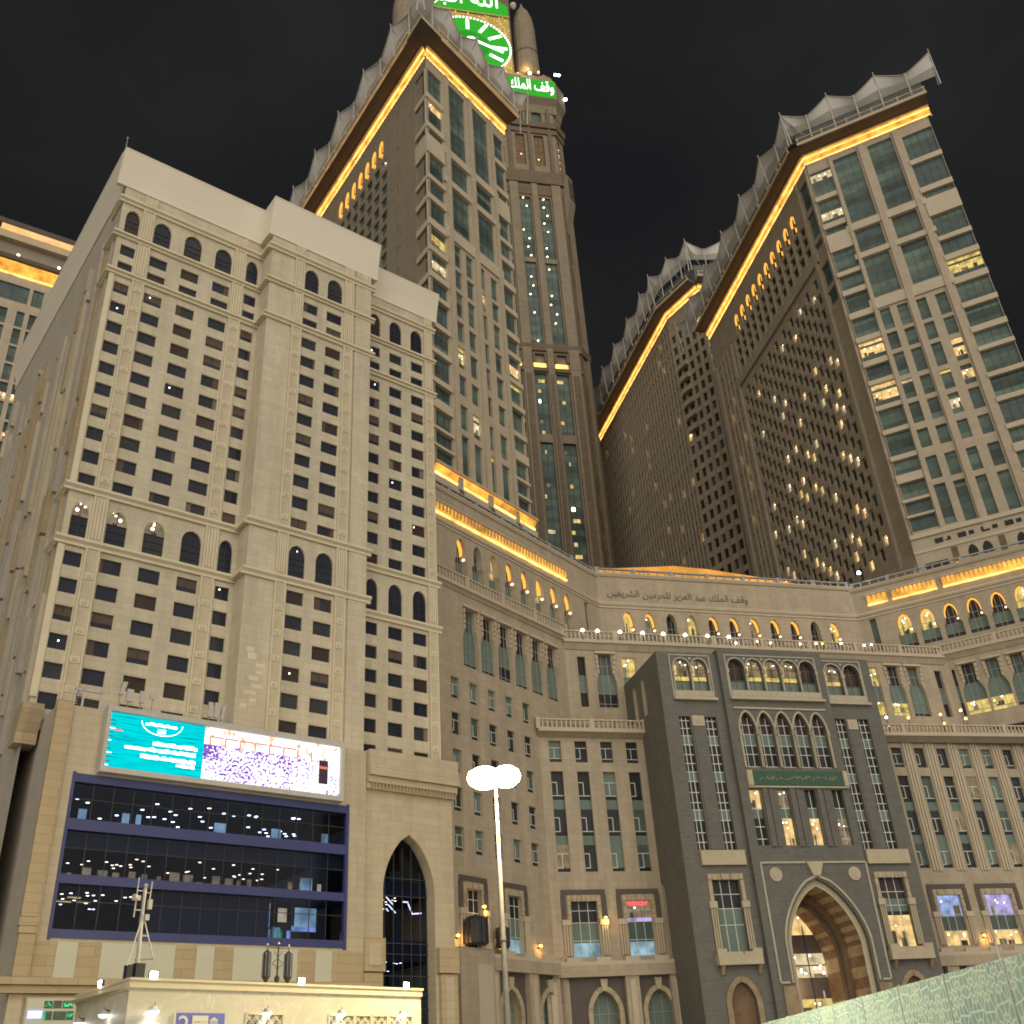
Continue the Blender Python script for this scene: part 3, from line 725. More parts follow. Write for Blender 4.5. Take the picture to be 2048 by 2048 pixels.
a, b2, e2, f2 = LW.P(-36, 0, 65.9), CW.P(0, 0, 65.9), CW.P(40.1, 0, 65.9), RW.P(32, 0, 65.9)
c.fac = None; c.face([a, b2, e2, f2, (f2[0]+40, f2[1]+70, 65.9), (20, 215, 65.9), (a[0]-70, a[1]+60, 65.9)], 'wing_stone'); blk.part('roof', c)
# parapet mouldings, terrace rails on the roof edge
for F, u0, u1, zt in [(LW, -36, 0.2, 65.9), (CW, -.2, 40.3, 66.1), (RW, -.2, 32, 65.7)]:
    c = MB(F); c.prism([(-.3, zt-.5), (.15, zt-.5), (.35, zt-.15), (.35, zt), (-.3, zt)], u0, u1, 'wing_trim')
    c.prism([(-.05, 61.2), (.10, 61.2), (.2, 61.5), (.05, 61.7)], u0, u1, 'wing_trim'); c.prism([(-.05, 60.75), (.12, 60.75), (.05, 60.95)], u0, u1, 'wing_trim'); blk.part('cornice', c)
    c = MB(F); balustrade(c, u0+.5, u1-.5, -.4, zt, zt+1.0, 'steel_grey', 1.3, 5); blk.part('roof_rail', c)
# stalactite bands under the cornices, orange strip light put in as emission
def glowband(F, u0, u1, z0, z1):
    c = MB(F); c.face([(u0, .04, z0), (u1, .04, z0), (u1, .22, z1), (u0, .22, z1)], 'strip_orange')
    c.box(u0, u1, .02, .30, z0-.16, z0+.06, 'strip_bright')
    n = int((u1-u0)/.62)
    for i in range(n+1):
        u = u0+(u1-u0)*i/max(n, 1); c.plate([(u-.03, z0+.45), (u+.03, z0+.45), (u+.13, z1+.05), (u-.13, z1+.05)], .1, .36, 'ledge_tan')
    c.box(u0-.1, u1+.1, -.05, .5, z1, z1+.22, 'wing_trim'); blk.part('light_strip', c)
glowband(LW, -36, -7.6, 62.2, 63.5)
for a, b in [(2.0, 4.85), (5.55, 11.8), (12.65, 31)]: glowband(RW, a, b, 62.7, 64.1)
# --- inscription on the centre parapet
wd = ['waqf', 'almalik', 'abd', 'alaziz', 'lilharamayn', 'alsharifayn']
lettering(' '.join(AR[x] for x in reversed(wd)), CW, 22.8, 62.3, .02, 1.35, 21.4, 'letter_brown', blk.root)
# --- balustrade terraces of the second level
def terrace(F, u0, u1, zb, zt, o, f0, dp):
    c = MB(F); c.box(u0, u1, -dp, o+.25, zb-.35, zb, 'wing_trim'); c.prism([(-.05, f0), (.1, f0), (o+.1, zb-.36), (-.05, zb-.36)], u0, u1, 'wing_stone'); blk.part('cornice', c)
    c = MB(F); balustrade(c, u0, u1, o, zb, zt, 'wing_trim'); blk.part('balustrade', c)
terrace(LM, -36, -10.6, 53.0, 54.4, .25, 52.2, 1.3)
terrace(CM, -.2, 55.0, 52.3, 53.6, .35, 51.1, 7.4)
terrace(RM, -.3, 30, 52.7, 53.9, .35, 51.6, 1.3)
# --- middle tier
def tall(F, c, lit=None, wide=2.35, nar=1.75):
    return bottle(c, wide, nar, 43.6, 46.6, 48.3, 50.55)
def middle(F, u0, u1, z0, centres, slits=(), rects=(), lit={}, wide=2.35, nar=1.75):
    ops = [bottle(c, wide, nar, 43.6, 46.5, 48.2, 50.6) for c in centres]
    sl = [rect(a, b, 43.6, 50.2) for a, b in slits]; rc = [rect(a, b, 43.6, 50.3) for a, b in rects]
    m = MB(F); wall(m, u0, u1, z0, 53, ops+sl+rc+EXTRA, 'wing_stone', 0, .55, 'wing_trim'); wing_add(m)
    for i, p in enumerate(ops):
        b = bbox(p); c = (b[0]+b[1])/2; lo = lit.get(i)
        bands = [(43.6, 44.2, lo or 'pane_grey'), (44.2, 45.5, lo or ('teal_panel' if rnd.random() < .75 else 'pane_dark')), (45.5, 47.9, 'teal_panel'), (47.9, 50.6, 'pane_dark' if rnd.random() < .55 else 'teal_dark')]
        blk.win('tall_window', F, p, -.5, bands, [c-.38, c+.38], [44.2, 45.5, 47.9, 49.2], 'bar_grey', .07)
        s_ = MB(F); # stepped stalactite brackets either side of the head
        for k in range(4):
            for sg in (-1, 1):
                uu = c+sg*(nar/2+.06+.05*k); s_.box(min(uu, uu+sg*.24), max(uu, uu+sg*.24), -.02, .12+.05*k, 48.0+k*.62, 48.5+k*.62, 'wing_trim')
        s_.box(c-nar/2-.5, c+nar/2+.5, -.02, .32, 50.62, 50.95, 'wing_trim'); blk.part('window_head', s_)
    for p in sl+rc:
        b = bbox(p); hot = p in rc
        blk.win('window', F, p, -.5, [(43.6, 45.6, 'lit_yellow' if hot and rnd.random() < .7 else 'pane_dark'), (45.6, 47.8, 'teal_panel'), (47.8, b[3], 'lit_yellow' if hot else 'pane_dark')], [(b[0]+b[1])/2] if hot else (), [45.6, 47.8, 46.7], 'bar_grey', .07)
LMW = [-32.6+3.08*k for k in range(5)]
sm = [rect(u, u+1.35, z-2.4, z) for k, u in enumerate(LMW) for z in (41.85, 37.9, 33.95, 30.0, 26.1)]
FR_LM = [rect(-31.5, -29.15, 0, 0)] if 0 else []
WINL = [rect(-31.3, -29.1, 14.9, 20.25), rect(-24.95, -22.7, 14.9, 20.25)]
EXTRA = sm+WINL
middle(LM, -36, -10.8, 13.2, [-29.05+3.06*k for k in range(6)], wide=2.6, nar=1.7)
for p in sm: casement(LM, p, -.35)
EXTRA = []
middle(CM, 0, 54.64, 39, [5.2, 46.3, 49.4], [(1.55, 2.6), (52.8, 53.9)], [(7.45, 9.3), (42.75, 44.05)], {1: 'lit_yellow'}, 2.6, 1.7)
middle(RM, 0, 30, 41.4, [2.85+3.12*k for k in range(8)], [(-.0+.75, 1.15)], (), {0: 'lit_yellow', 1: 'lit_yellow', 4: 'lit_warm'}, 2.75, 1.5)
c = MB(RM); c.face([(0, 0, 41.4), (30, 0, 41.4), (30, -9, 41.4), (0, -9, 41.4)], 'wing_stone'); blk.part('soffit', c)
c = MB(RM); c.face([(13.5, .2, 0), (30, .2, 0), (30, .2, 41.4), (13.5, .2, 41.4)], 'wing_stone'); c.face([(13.5, .2, 0), (13.5, -12, 0), (13.5, -12, 41.4), (13.5, .2, 41.4)], 'wing_stone'); blk.part('wall', c)
# --- lower tier
CLWL = [1.12+3.12*k for k in range(4)]; CLWR = [42.35+3.24*k for k in range(9)]
ops = []
for u in CLWL+CLWR: ops += [rect(u, u+1.45, 35.4, 37.9), rect(u, u+1.45, 23.35, 34.35)]
FRM = [(2.2, 5.15), (8.45, 11.3), (46.75, 49.9), (53.2, 56.9), (60.2, 63.4)]
for a, b in FRM: ops.append(rect(a, b, 14.8, 20.3))
m = MB(CL); wall(m, 0, 12.9, 13, 40, [p for p in ops if p[0][1] < 12], 'wing_stone', 0, .4, 'wing_trim')
wing_add(m); m = MB(CL); wall(m, 40.1, 74, 13, 40.6, [p for p in ops if p[0][1] > 40], 'wing_stone', 0, .4, 'wing_trim'); wing_add(m)
for u in CLWL+CLWR:
    casement(CL, rect(u, u+1.45, 35.4, 37.9), -.36)
    p = rect(u, u+1.45, 23.35, 34.35); mb = MB(CL); o = -.36
    for z, h in [(31.2, 3.15), (27.25, 2.9), (23.35, 2.9)]:
        k = rnd.random(); gk = 'lit_dim' if k < .06 else ('teal_panel' if k < .25 else glass_kind())
        pane(mb, p, o, [(z, z+.45, 'pane_dark'), (z+.45, z+h, gk)])
        for uu in (u+.06, u+.68): mb.box(uu-.04, uu+.04, o+.01, o+.07, z+.45, z+1.95, 'bar_white')
        for zz in (z+.45, z+1.95): mb.box(u, u+(1.45 if rnd.random() < .5 else .72), o+.01, o+.075, zz-.04, zz+.04, 'bar_white')
    pane(mb, p, o, [(30.15, 31.2, 'teal_panel'), (26.25, 27.25, 'teal_panel')])
    blk.wins.append(('window_strip', mb, 1, None))
for u in CLWR:     # reeded piers between the strips
    c = MB(CL); 
    for k in range(3): c.box(u+1.68+.42*k, u+1.95+.42*k, -.05, .16, 23, 39.2, 'wing_trim')
    blk.part('pier', c)
# cream framed big windows with dark surround
def bigwin(F, l, r, bands, us, red=None):
    c_ = (l+r)/2; c = MB(F); w2 = (r-l)/2
    c.box(c_-w2-1.0, c_+w2+1.0, -.05, .12, 20.95, 21.5, 'wing_dark')
    for sg in (-1, 1): u = c_+sg*(w2+.8); c.box(u-.27, u+.27, -.05, .12, 18.5, 20.94, 'wing_dark')
    blk.part('window_surround', c)
    c = MB(F); n = 7
    for k in range(n): a = l-.4+(r-l+.8)*k/n; c.box(a+.02, a+(r-l+.8)/n-.02, -.05, .14+.05*(k % 2), 20.3, 20.92, 'voussoir')
    for sg in (-1, 1):
        for k in range(4):
            u = l-.2 if sg < 0 else r+.2; c.box(u-.2, u+.2, -.05, .12+.05*(k % 2), 18.5+.45*k, 18.93+.45*k, 'voussoir')
        for k in range(3):
            u = (l-.35-.28*k) if sg < 0 else (r+.35+.28*k)
            c.tube((u, .16, 14.9), (u, .16, 17.9), .11, .11, 'wing_trim', 7)
        u = (l-.6) if sg < 0 else (r+.6); c.box(u-.5, u+.5, -.05, .3, 17.9, 18.45, 'wing_trim')
    blk.part('window_frame', c)
    p = rect(l, r, 14.8, 20.3); blk.win('large_window', F, p, -.4, bands, us, [16.4, 18.2, 19.4], 'bar_white', .06, None, None)
    if red:
        c = MB(F); wavy(c, l+.3, r-.4, 19.95, .2, -.3, 'red_neon', .06, 5); c.box(l+.2, r-.2, -.35, -.3, 20.16, 20.22, 'red_neon'); blk.part('neon_sign', c)
Bd = lambda a, b, d, e: [(14.8, 16.2, a), (16.2, 18.2, b), (18.2, 18.6, d), (18.6, 20.3, e)]
bigwin(CL, 2.2, 5.15, Bd('glow_teal', 'teal_panel', 'pane_dark', 'pane_dark'), [3.2, 4.2])
bigwin(CL, 8.45, 11.3, Bd('glow_teal', 'teal_dark', 'lit_pink', 'lit_dim'), [9.4, 10.4], True)
bigwin(CL, 46.75, 49.9, [(14.8, 16.4, 'lit_warm'), (16.4, 18.0, 'teal_dark'), (18.0, 20.3, 'lit_blue')], [47.8, 48.8])
bigwin(CL, 53.2, 56.9, [(14.8, 16.4, 'lit_warm'), (16.4, 18.0, 'teal_dark'), (18.0, 20.3, 'lit_pink')], [54.4, 55.6])
bigwin(CL, 60.2, 63.4, [(14.8, 16.4, 'lit_warm'), (16.4, 18.0, 'teal_dark'), (18.0, 20.3, 'lit_pink')], [61.3, 62.4])
bigwin(LM, -31.3, -29.1, Bd('glow_teal', 'teal_panel', 'pane_dark', 'pane_dark'), [-30.6, -29.8])
bigwin(LM, -24.95, -22.7, Bd('glow_teal', 'teal_panel', 'pane_dark', 'pane_dark'), [-24.2, -23.4])
terrace(CL, -.2, 12.8, 39.1, 40.3, .7, 38.3, 4.1)
CLb = CL.turn(40.1, 76.5); terrace(CLb, 0, 36, 39.4, 40.6, .8, 38.5, 4.2)
# --- arcade at street level
def arcade(F, u0, u1, bays, zt):
    ops = [arch(c-1.45, c+1.45, 0, 9.6, 11.55) for c in bays]
    m = MB(F); wall(m, u0, u1, 0, zt-1.2, ops, 'wing_dark', .35, .9, 'voussoir'); wing_add(m)
    c = MB(F); c.box(u0, u1, .3, 1.1, zt-2.0, zt-.9, 'wing_stone')
    x = u0; k = 0
    while x < u1: c.box(x, min(x+1.6, u1), .8, 1.1, zt-.9, zt-(.15 if k % 2 else .55), 'wing_trim'); x += 1.6; k += 1
    c.face([(u0, 0, zt-.9), (u1, 0, zt-.9), (u1, 1.1, zt-.9), (u0, 1.1, zt-.9)], 'wing_trim'); blk.part('parapet', c)
    for p, cc in zip(ops, bays):
        blk.win('arched_window', F, p, -.5, [(0, 11.55, 'teal_panel')], [cc-.5, cc+.5], [3, 6, 9.4], 'bar_grey', .07)
        r_ = MB(F); pts = ringpts(arch(cc-1.45, cc+1.45, 4, 9.6, 11.55), .22); r_.band(pts, .5, .3, .5, 'voussoir'); r_.plate([(cc-.25, 11.5), (cc+.25, 11.5), (cc+.4, 12.6), (cc-.4, 12.6)], .3, .62, 'gate_cream'); blk.part('arch_ring', r_)
    pts = [u0]+[(a+b)/2 for a, b in zip(bays, bays[1:])]+[u1]
    for u in pts:
        r_ = MB(F); r_.box(u-.75, u+.75, .3, .95, 0, zt-2.0, 'wing_stone'); r_.box(u-.3, u+.3, .95, 1.05, .5, zt-2.4, 'wing_trim'); blk.part('pilaster', r_)
arcade(LM, -28.6, -16.8, [-25.6, -19.3], 15.0)
c = MB(LM); c.box(-33.6, -28.7, -.05, 1.1, 0, 14.8, 'wing_stone'); c.box(-31.3, -29.2, 1.1, 1.25, 0, 13.4, 'wing_trim'); c.plate([(-30.6, 14.8), (-29, 14.8), (-29, 15.3), (-29.8, 15.7), (-30.6, 15.3)], .2, 1.2, 'wing_trim'); blk.part('pier', c)
arcade(CL, -.6, 12.9, [4.95, 10.9], 14.8)
arcade(CL, 40.1, 74, [43.6, 48.4, 54.9, 61.5, 68], 14.6)
blk.finish()
# ---------------------------------------------------------------- fabric roof behind the centre parapet, lamplight put into it as emission
rc_ = thing('roof_awning', 'low orange lit awning roof behind the centre parapet rail', 'awning', CW.P(18, -6, 66))
c = MB(CW); pts = [(-1, 68.6), (4, 69.6), (10, 70.2), (14.5, 70.7), (20, 70.5), (26, 69.9), (33, 69.2), (39, 68.0)]
emit('awning_glow', (.95, .42, .08), .85, .35, .25)
for (a, za), (b, zb) in zip(pts, pts[1:]):
    c.face([(a, -4, 66), (b, -4, 66), (b, -5, zb), (a, -5, za)], 'awning_glow'); c.face([(a, -5, za), (b, -5, zb), (b, -14, zb+.3), (a, -14, za+.3)], 'membrane'); c.face([(a, -14, 66), (b, -14, 66), (b, -14, zb+.3), (a, -14, za+.3)], 'membrane')
c.build('canopy', rc_)
c = MB(CW)
for u in (2, 9, 16, 23.5, 31, 37): c.tube((u, -3.9, 66), (u, -3.9, 69.2), .06, .06, 'steel_grey', 6)
c.build('posts', rc_)

# ---------------------------------------------------------------- dark stone entrance gate
G = CL.off(7.1); GS = G.turn(12.75, 164.5)
gate = Bld('entrance_gate', 'dark grey stone gatehouse with a giant pointed arch and cream moulded windows', 'gate', G.P(26.5, 0, 0))
BIG = arch(22.75, 31.95, 0, 14.6, 20.9, 'point', 12)
LOG = [(14.7, 16.7), (16.95, 18.85)]; LOGR = [(34.05, 36.25), (36.6, 38.75)]
LOGM = [(21.25+2.29*k, 23.3+2.29*k) for k in range(5)]
A5 = [(21.5+2.22*k, 23.4+2.22*k) for k in range(5)]
loggia = lambda a, b: arch(a, b, 41.8, 44.4, 45.7, 'round')
opsL = [loggia(*q) for q in LOG]; opsR = [loggia(*q) for q in LOGR]; opsM = [loggia(*q) for q in LOGM]
op5 = [arch(a, b, 32.8, 37.2, 39.2) for a, b in A5]
strips = [rect(14.5, 15.85, 24.05, 38.7), rect(17.65, 19.05, 24.05, 38.7)]; stripsR = [rect(34.1, 35.45, 24.05, 38.9), rect(37.05, 38.5, 24.05, 38.9)]
m4 = [rect(u, u+1.4, 24.35, 30.35) for u in (21.25, 24.6, 27.9, 31.3)]
fw = [rect(15.6, 18.6, 14.0, 20.95), rect(35.1, 38.1, 14.0, 21.0)]
sa = [arch(15.7, 18.5, 0, 9.3, 11.3), arch(35.2, 38.0, 0, 9.3, 11.3)]
m = MB(G); wall(m, 12.75, 20.2, 0, 46.5, opsL+strips+[fw[0], sa[0]], 'gate_stone', 0, .5, 'gate_stone'); gate.part('wall', m); m = MB(G); wall(m, 33.6, 40.3, 0, 46.5, opsR+stripsR+[fw[1], sa[1]], 'gate_stone', 0, .5, 'gate_stone')
gate.part('wall', m)
m = MB(G); wall(m, 20.2, 33.6, 0, 46.8, opsM+op5+m4, 'gate_stone', .6, .8, 'gate_stone') if 0 else None
gc = [BIG]
wall(m, 20.2, 33.6, 23.2, 46.8, opsM+op5+m4, 'gate_stone', .6, .6, 'gate_stone'); wall(m, 20.2, 33.6, 0, 23.2, gc, 'gate_stone', .6, .5, 'gate_stone')
for u in (20.2, 33.6): m.face([(u, 0, 0), (u, .6, 0), (u, .6, 46.8), (u, 0, 46.8)], 'gate_stone')
m.face([(20.2, .6, 46.8), (33.6, .6, 46.8), (33.6, -11, 46.8), (20.2, -11, 46.8)], 'gate_stone'); m.face([(12.75, 0, 46.5), (40.3, 0, 46.5), (40.3, -11.3, 46.5), (12.75, -11.3, 46.5)], 'gate_stone')
gate.part('wall', m)
# left and right flanks
sn = [arch(-8.5, -7.4, 40.5, 44.2, 45.2, 'round'), arch(-5.6, -4.5, 40.5, 44.2, 45.2, 'round')]
m = MB(GS); wall(m, -11.3, 0, 0, 46.5, sn+[rect(-7.2, -6.2, 14, 22)], 'gate_stone', 0, .5, 'gate_cream'); gate.part('wall', m)
for p in sn: gate.win('arched_window', GS, p, -.45, [(40.5, 45.2, 'pane_brown')])
gate.win('window', GS, rect(-7.2, -6.2, 14, 22), -.45, [(14, 22, 'gate_brown')])
m = MB(G); m.face([(40.3, 0, 0), (40.3, -11.3, 0), (40.3, -11.3, 46.5), (40.3, 0, 46.5)], 'gate_stone'); gate.part('wall', m)
# loggias: recess back wall, arch mouldings, balcony fronts
for ops, o, fr in [(opsL, 0, (14.3, 19.25)), (opsM, .6, (21.0, 32.6)), (opsR, 0, (33.75, 39.0))]:
    for p in ops:
        b = bbox(p); c_ = (b[0]+b[1])/2; k = rnd.random(); lt = 'lit_yellow' if k < .7 else 'pane_dark'
        gate.win('loggia_window', G, p, o-.55, [(41.8, 43.1, 'teal_panel'), (43.1, 43.65, lt), (43.65, 45.7, 'lit_dim' if lt == 'lit_yellow' else 'pane_brown')], [c_], [43.1, 44.6], 'gate_brown', .08)
        if lt == 'lit_yellow': m = MB(G); m.box(b[0]+.25, b[0]+.5, o-.5, o-.42, 43.8, 45.0, 'lit_yellow'); m.box(c_+.2, c_+.5, o-.5, o-.42, 45.0, 45.15, 'lit_white'); gate.part('loggia_light', m)
        m = MB(G); m.band(ringpts(p, .1), .14, o-.02, o+.12, 'gate_trim')
        for u in (b[0]-.1, b[1]+.1): m.box(u-.13, u+.13, o-.02, o+.2, 43.9, 44.4, 'gate_cream'); m.tube((u, o+.06, 41.9), (u, o+.06, 43.9), .08, .08, 'gate_trim', 7)
        gate.part('arch_moulding', m)
    m = MB(G); m.band([(fr[0], 40.9), (fr[0], 46.1), (fr[1], 46.1), (fr[1], 40.9)], .14, o-.02, o+.1, 'gate_trim')
    for k in range(len(ops)-1): cc = (bbox(ops[k])[1]+bbox(ops[k+1])[0])/2; m.plate([(cc+.16*math.cos(i*math.pi/4), 45.7+.16*math.sin(i*math.pi/4)) for i in range(8)], o, o+.1, 'gate_trim')
    gate.part('loggia_frame', m)
    m = MB(G); m.box(fr[0]+.1, fr[1]-.1, o-.3, o+.18, 40.95, 41.75, 'gate_trim'); m.box(fr[0]-.1, fr[1]+.25, o-.02, o+.42, 40.6, 40.9, 'gate_cream')
    n = int((fr[1]-fr[0])/.8)
    for k in range(n): u = fr[0]+.2+(fr[1]-fr[0]-.4)*k/n; m.box(u+.06, u+.62, o+.18, o+.21, 41.1, 41.6, 'gate_cream')
    gate.part('balcony_front', m)
# five tall arched windows and their mouldings
for p in op5:
    b = bbox(p); c_ = (b[0]+b[1])/2
    gate.win('arched_window', G, p, .05, [(32.8, 34.4, 'pane_dark'), (34.4, 35.4, 'pane_grey'), (35.4, 36.7, 'teal_panel'), (36.7, 39.2, 'pane_brown')], [c_-.4, c_+.35], [33.0, 34.4, 35.4, 36.7, 37.8], 'bar_white', .07)
    m = MB(G); m.band(ringpts(p, .12), .2, .58, .75, 'gate_cream')
    for u in (b[0]-.12, b[1]+.12): m.box(u-.14, u+.14, .58, .85, 36.5, 37.1, 'gate_cream')
    gate.part('arch_moulding', m)
m = MB(G); m.box(21.1, 32.7, .58, .74, 39.55, 39.75, 'gate_trim'); gate.part('string_course', m)
# column strips with white bars
for p in strips+stripsR:
    b = bbox(p); c_ = (b[0]+b[1])/2; bands = [(24.05, 27.2, 'pane_dark'), (27.2, 28.3, 'teal_panel'), (28.3, 31.4, 'pane_dark'), (31.4, 32.45, 'teal_panel'), (32.45, 35.5, 'pane_dark'), (35.5, 36.55, 'teal_panel'), (36.55, b[3], 'pane_dark')]
    gate.win('window_strip', G, p, -.4, bands, [b[0]+.42, b[1]-.42], [24.9, 25.9, 27.2, 28.3, 29.1, 30.2, 31.4, 32.45, 33.4, 34.4, 35.5, 36.55, 37.4, 38.3], 'bar_white', .08)
for a, b in ((16.05, 17.5), (35.65, 36.9)):
    m = MB(G); m.box(a, b, -.02, .08, 24.1, 37.5, 'gate_stone'); m.box(a, b, -.02, .12, 37.6, 38.8, 'gate_cream'); m.box(a+.4, b-.4, .12, .16, 37.95, 38.45, 'gate_trim'); gate.part('panel', m)
for i, p in enumerate(m4):
    b = bbox(p); c_ = (b[0]+b[1])/2; up = ['lit_warm', 'lit_dim', 'pane_dark', 'pane_dark'][i]; lo = ['pane_dark', 'lit_warm', 'lit_warm', 'lit_dim'][i]
    gate.win('window', G, p, .1, [(24.35, 27.3, lo), (27.3, 28.3, 'teal_panel'), (28.3, 30.35, up)], [c_+.15], [25.1, 26.4, 28.4] if i in (0, 3) else [28.4], 'bar_white', .08)
for u in (23.1, 26.4, 29.75):
    m = MB(G); m.box(u-.3, u+.3, .58, .78, 24.2, 30.5, 'gate_stone'); m.box(u+.5, u+.9, .58, .72, 24.2, 30.5, 'gate_stone'); gate.part('pilaster', m)
# green name board
m = MB(G); m.box(21.85, 32.95, .58, .95, 30.72, 32.32, 'sign_green'); board = gate.part('name_board', m)
m = MB(G); wavy(m, 22.6, 32.2, 31.45, .42, .97, 'letter_gold', .045, 21); m.build('lettering', board)
m = MB(G); m.box(21.2, 21.83, .58, 1.0, 30.7, 32.4, 'gate_cream'); m.box(32.97, 33.5, .58, 1.0, 30.7, 32.4, 'gate_cream'); m.box(21.2, 33.5, .58, .9, 30.5, 30.68, 'gate_cream'); m.build('board_end', board)
# cream plates, flank windows
for i, (a, b, p) in enumerate([(14.65, 19.7, fw[0]), (34.15, 39.4, fw[1])]):
    m = MB(G); m.box(a, b, -.02, .35, 22.45, 23.95, 'gate_cream'); gate.part('plate', m)
    q = bbox(p); l, r = q[0], q[1]
    m = MB(G)
    for k in range(8): m.box(l-.5+(r-l+1)*k/8+.02, l-.5+(r-l+1)*(k+1)/8-.02, -.02, .14+.05*(k % 2), 21.0, 21.6, 'voussoir')
    for u in (l-.32, r+.32):
        m.box(u-.2, u+.2, -.02, .12, 18.9, 20.95, 'voussoir'); m.box(u-.45, u+.4, -.02, .34, 18.2, 18.85, 'gate_cream')
        for k in (-1, 0, 1): m.tube((u+.26*k, .16, 14.2), (u+.26*k, .16, 18.2), .1, .1, 'gate_cream', 7)
    gate.part('window_frame', m)
    m = MB(G); m.box(a+.1, b-.1, -.02, .75, 12.75, 13.75, 'gate_cream')
    for k in range(5): u = a+.1+(b-a-.2)*k/5; m.box(u, u+(b-a)/5-.2*(k == 2), .35, .75, 13.75, 14.25 if k in (0, 4) else 13.95, 'gate_cream')
    for u in (a+.4, b-.6): m.prism([(-.02, 11.9), (.2, 11.9), (.65, 12.74), (-.02, 12.74)], u, u+.35, 'gate_tan')
    gate.part('balcony', m)
    bands = [(14, 16.6, 'teal_panel' if i == 0 else 'lit_warm'), (16.6, 18.2, 'teal_panel'), (18.2, 18.7, 'pane_dark'), (18.7, 21.0, 'pane_dark')] if i == 0 else [(14, 17.2, 'lit_warm'), (17.2, 17.6, 'pane_dark'), (17.6, 18.9, 'teal_panel'), (18.9, 21, 'pane_brown')]
    gate.win('large_window', G, p, -.4, bands, [l+(r-l)*.33, l+(r-l)*.67], [16.6, 18.2, 19.6], 'bar_white', .07)
    s_ = sa[i]; cc = (bbox(s_)[0]+bbox(s_)[1])/2
    gate.win('arched_window', G, s_, -.48, [(0, 11.3, 'gate_brown')])
    m = MB(G); m.band(ringpts(arch(15.7-16.9+cc+.2-.2, cc+1.2, 3, 9.3, 11.3) if 0 else arch(cc-1.4, cc+1.4, 3, 9.3, 11.3), .25), .55, -.02, .16, 'gate_tan'); gate.part('arch_ring', m)
# the giant arch
def ring(p, grow, w_, o0, o1, mat, name, z0=0):
    m = MB(G); m.band(ringpts([(max(z, z0), l, r) for z, l, r in p], grow), w_, o0, o1, mat); gate.part(name, m)
ring(BIG, .30, .22, .58, .78, 'gate_trim', 'arch_moulding', 10.9)
m = MB(G)
pts = [(22.1, 10.95), (21.1, 10.95), (21.1, 22.55), (33.55, 22.55), (33.55, 10.95), (32.6, 10.95)]; m.band(pts, .2, .58, .74, 'gate_trim'); gate.part('portal_frame', m)
for u in (22.66, 31.95):
    m = MB(G); m.plate([(u+.72*math.cos(i*math.pi/10), 21.35+.72*math.sin(i*math.pi/10)) for i in range(20)], .58, .72, 'gate_cream'); m.plate([(u+.4*math.cos(i*math.pi/8), 21.35+.4*math.sin(i*math.pi/8)) for i in range(16)], .72, .76, 'gate_trim'); gate.part('roundel', m)
m = MB(G); m.plate([(26.95, 21.15), (27.75, 21.15), (28.35, 22.6), (26.35, 22.6)], .58, .95, 'gate_cream'); gate.part('keystone', m)
def tunnel(p, oa, ob, mats, z0=0, seg=1.0):
    """striped arch lining between two depths"""
    m = MB(G); pts = ringpts(p, 0); k = 0
    dense = []
    for (ua, za), (ub, zb) in zip(pts, pts[1:]):
        n = max(1, int(math.hypot(ub-ua, zb-za)/seg))
        dense += [(ua+(ub-ua)*i/n, za+(zb-za)*i/n) for i in range(n)]
    dense.append(pts[-1])
    for (ua, za), (ub, zb) in zip(dense, dense[1:]):
        m.face([(ua, oa, za), (ub, oa, zb), (ub, ob, zb), (ua, ob, za)], mats[k % len(mats)]); k += 1
    gate.part('arch_lining', m)
def annulus(p, q, o, mat, name):
    m = MB(G); a, b = ringpts(p), ringpts(q); n = min(len(a), len(b))
    for i in range(n-1): m.face([(a[i][0], o, a[i][1]), (a[i+1][0], o, a[i+1][1]), (b[i+1][0], o, b[i+1][1]), (b[i][0], o, b[i][1])], mat)
    gate.part(name, m)
A2 = arch(23.35, 31.35, 0, 14.4, 20.2, 'point', 12); A3 = arch(23.75, 30.95, 0, 14.0, 19.5, 'point', 12); A4 = arch(24.2, 30.5, 0, 13.6, 18.8, 'point', 12)
annulus(BIG, A2, .1, 'gate_cream', 'arch_ring'); tunnel(A2, .1, -3.0, ['gate_tan', 'gate_brown'])
annulus(A2, A3, -3.0, 'gate_brown', 'arch_ring'); tunnel(A3, -3.0, -3.8, ['wing_dark', 'wing_dark'])
annulus(A3, A4, -3.8, 'gate_brown', 'arch_ring'); tunnel(A4, -3.8, -6.6, ['gate_brown', 'gate_tan', 'gate_brown'], 0, 1.3)
gate.win('portal_glass', G, A4, -6.6, [(0, 4.6, 'lit_warm'), (4.6, 8.4, 'lit_white'), (8.4, 9.9, 'lit_yellow'), (9.9, 12.0, 'wing_dark'), (12.0, 14.4, 'lit_white'), (14.4, 16.3, 'wing_dark'), (16.3, 18.8, 'lit_warm')], [25.6, 28.5], [4.6, 8.4, 13.2], 'black_metal', .12)
m = MB(G); q = random.Random(5)
for k in range(26): u, z = q.uniform(24.6, 30), q.choice([q.uniform(5, 9.5), q.uniform(12.2, 14.2)]); m.box(u, u+.16, -6.5, -6.4, z, z+.16, 'bulb_white')
gate.part('hall_lamps', m)
l = bpy.data.lights.new('hall_light', 'POINT'); l.energy = 320; l.color = (1, .72, .38); l.shadow_soft_size = .6; o = bpy.data.objects.new('hall_light', l); COL.objects.link(o); o.parent = gate.root; o.location = Vector(G.P(26.2, -5.2, 11))-gate.root.location
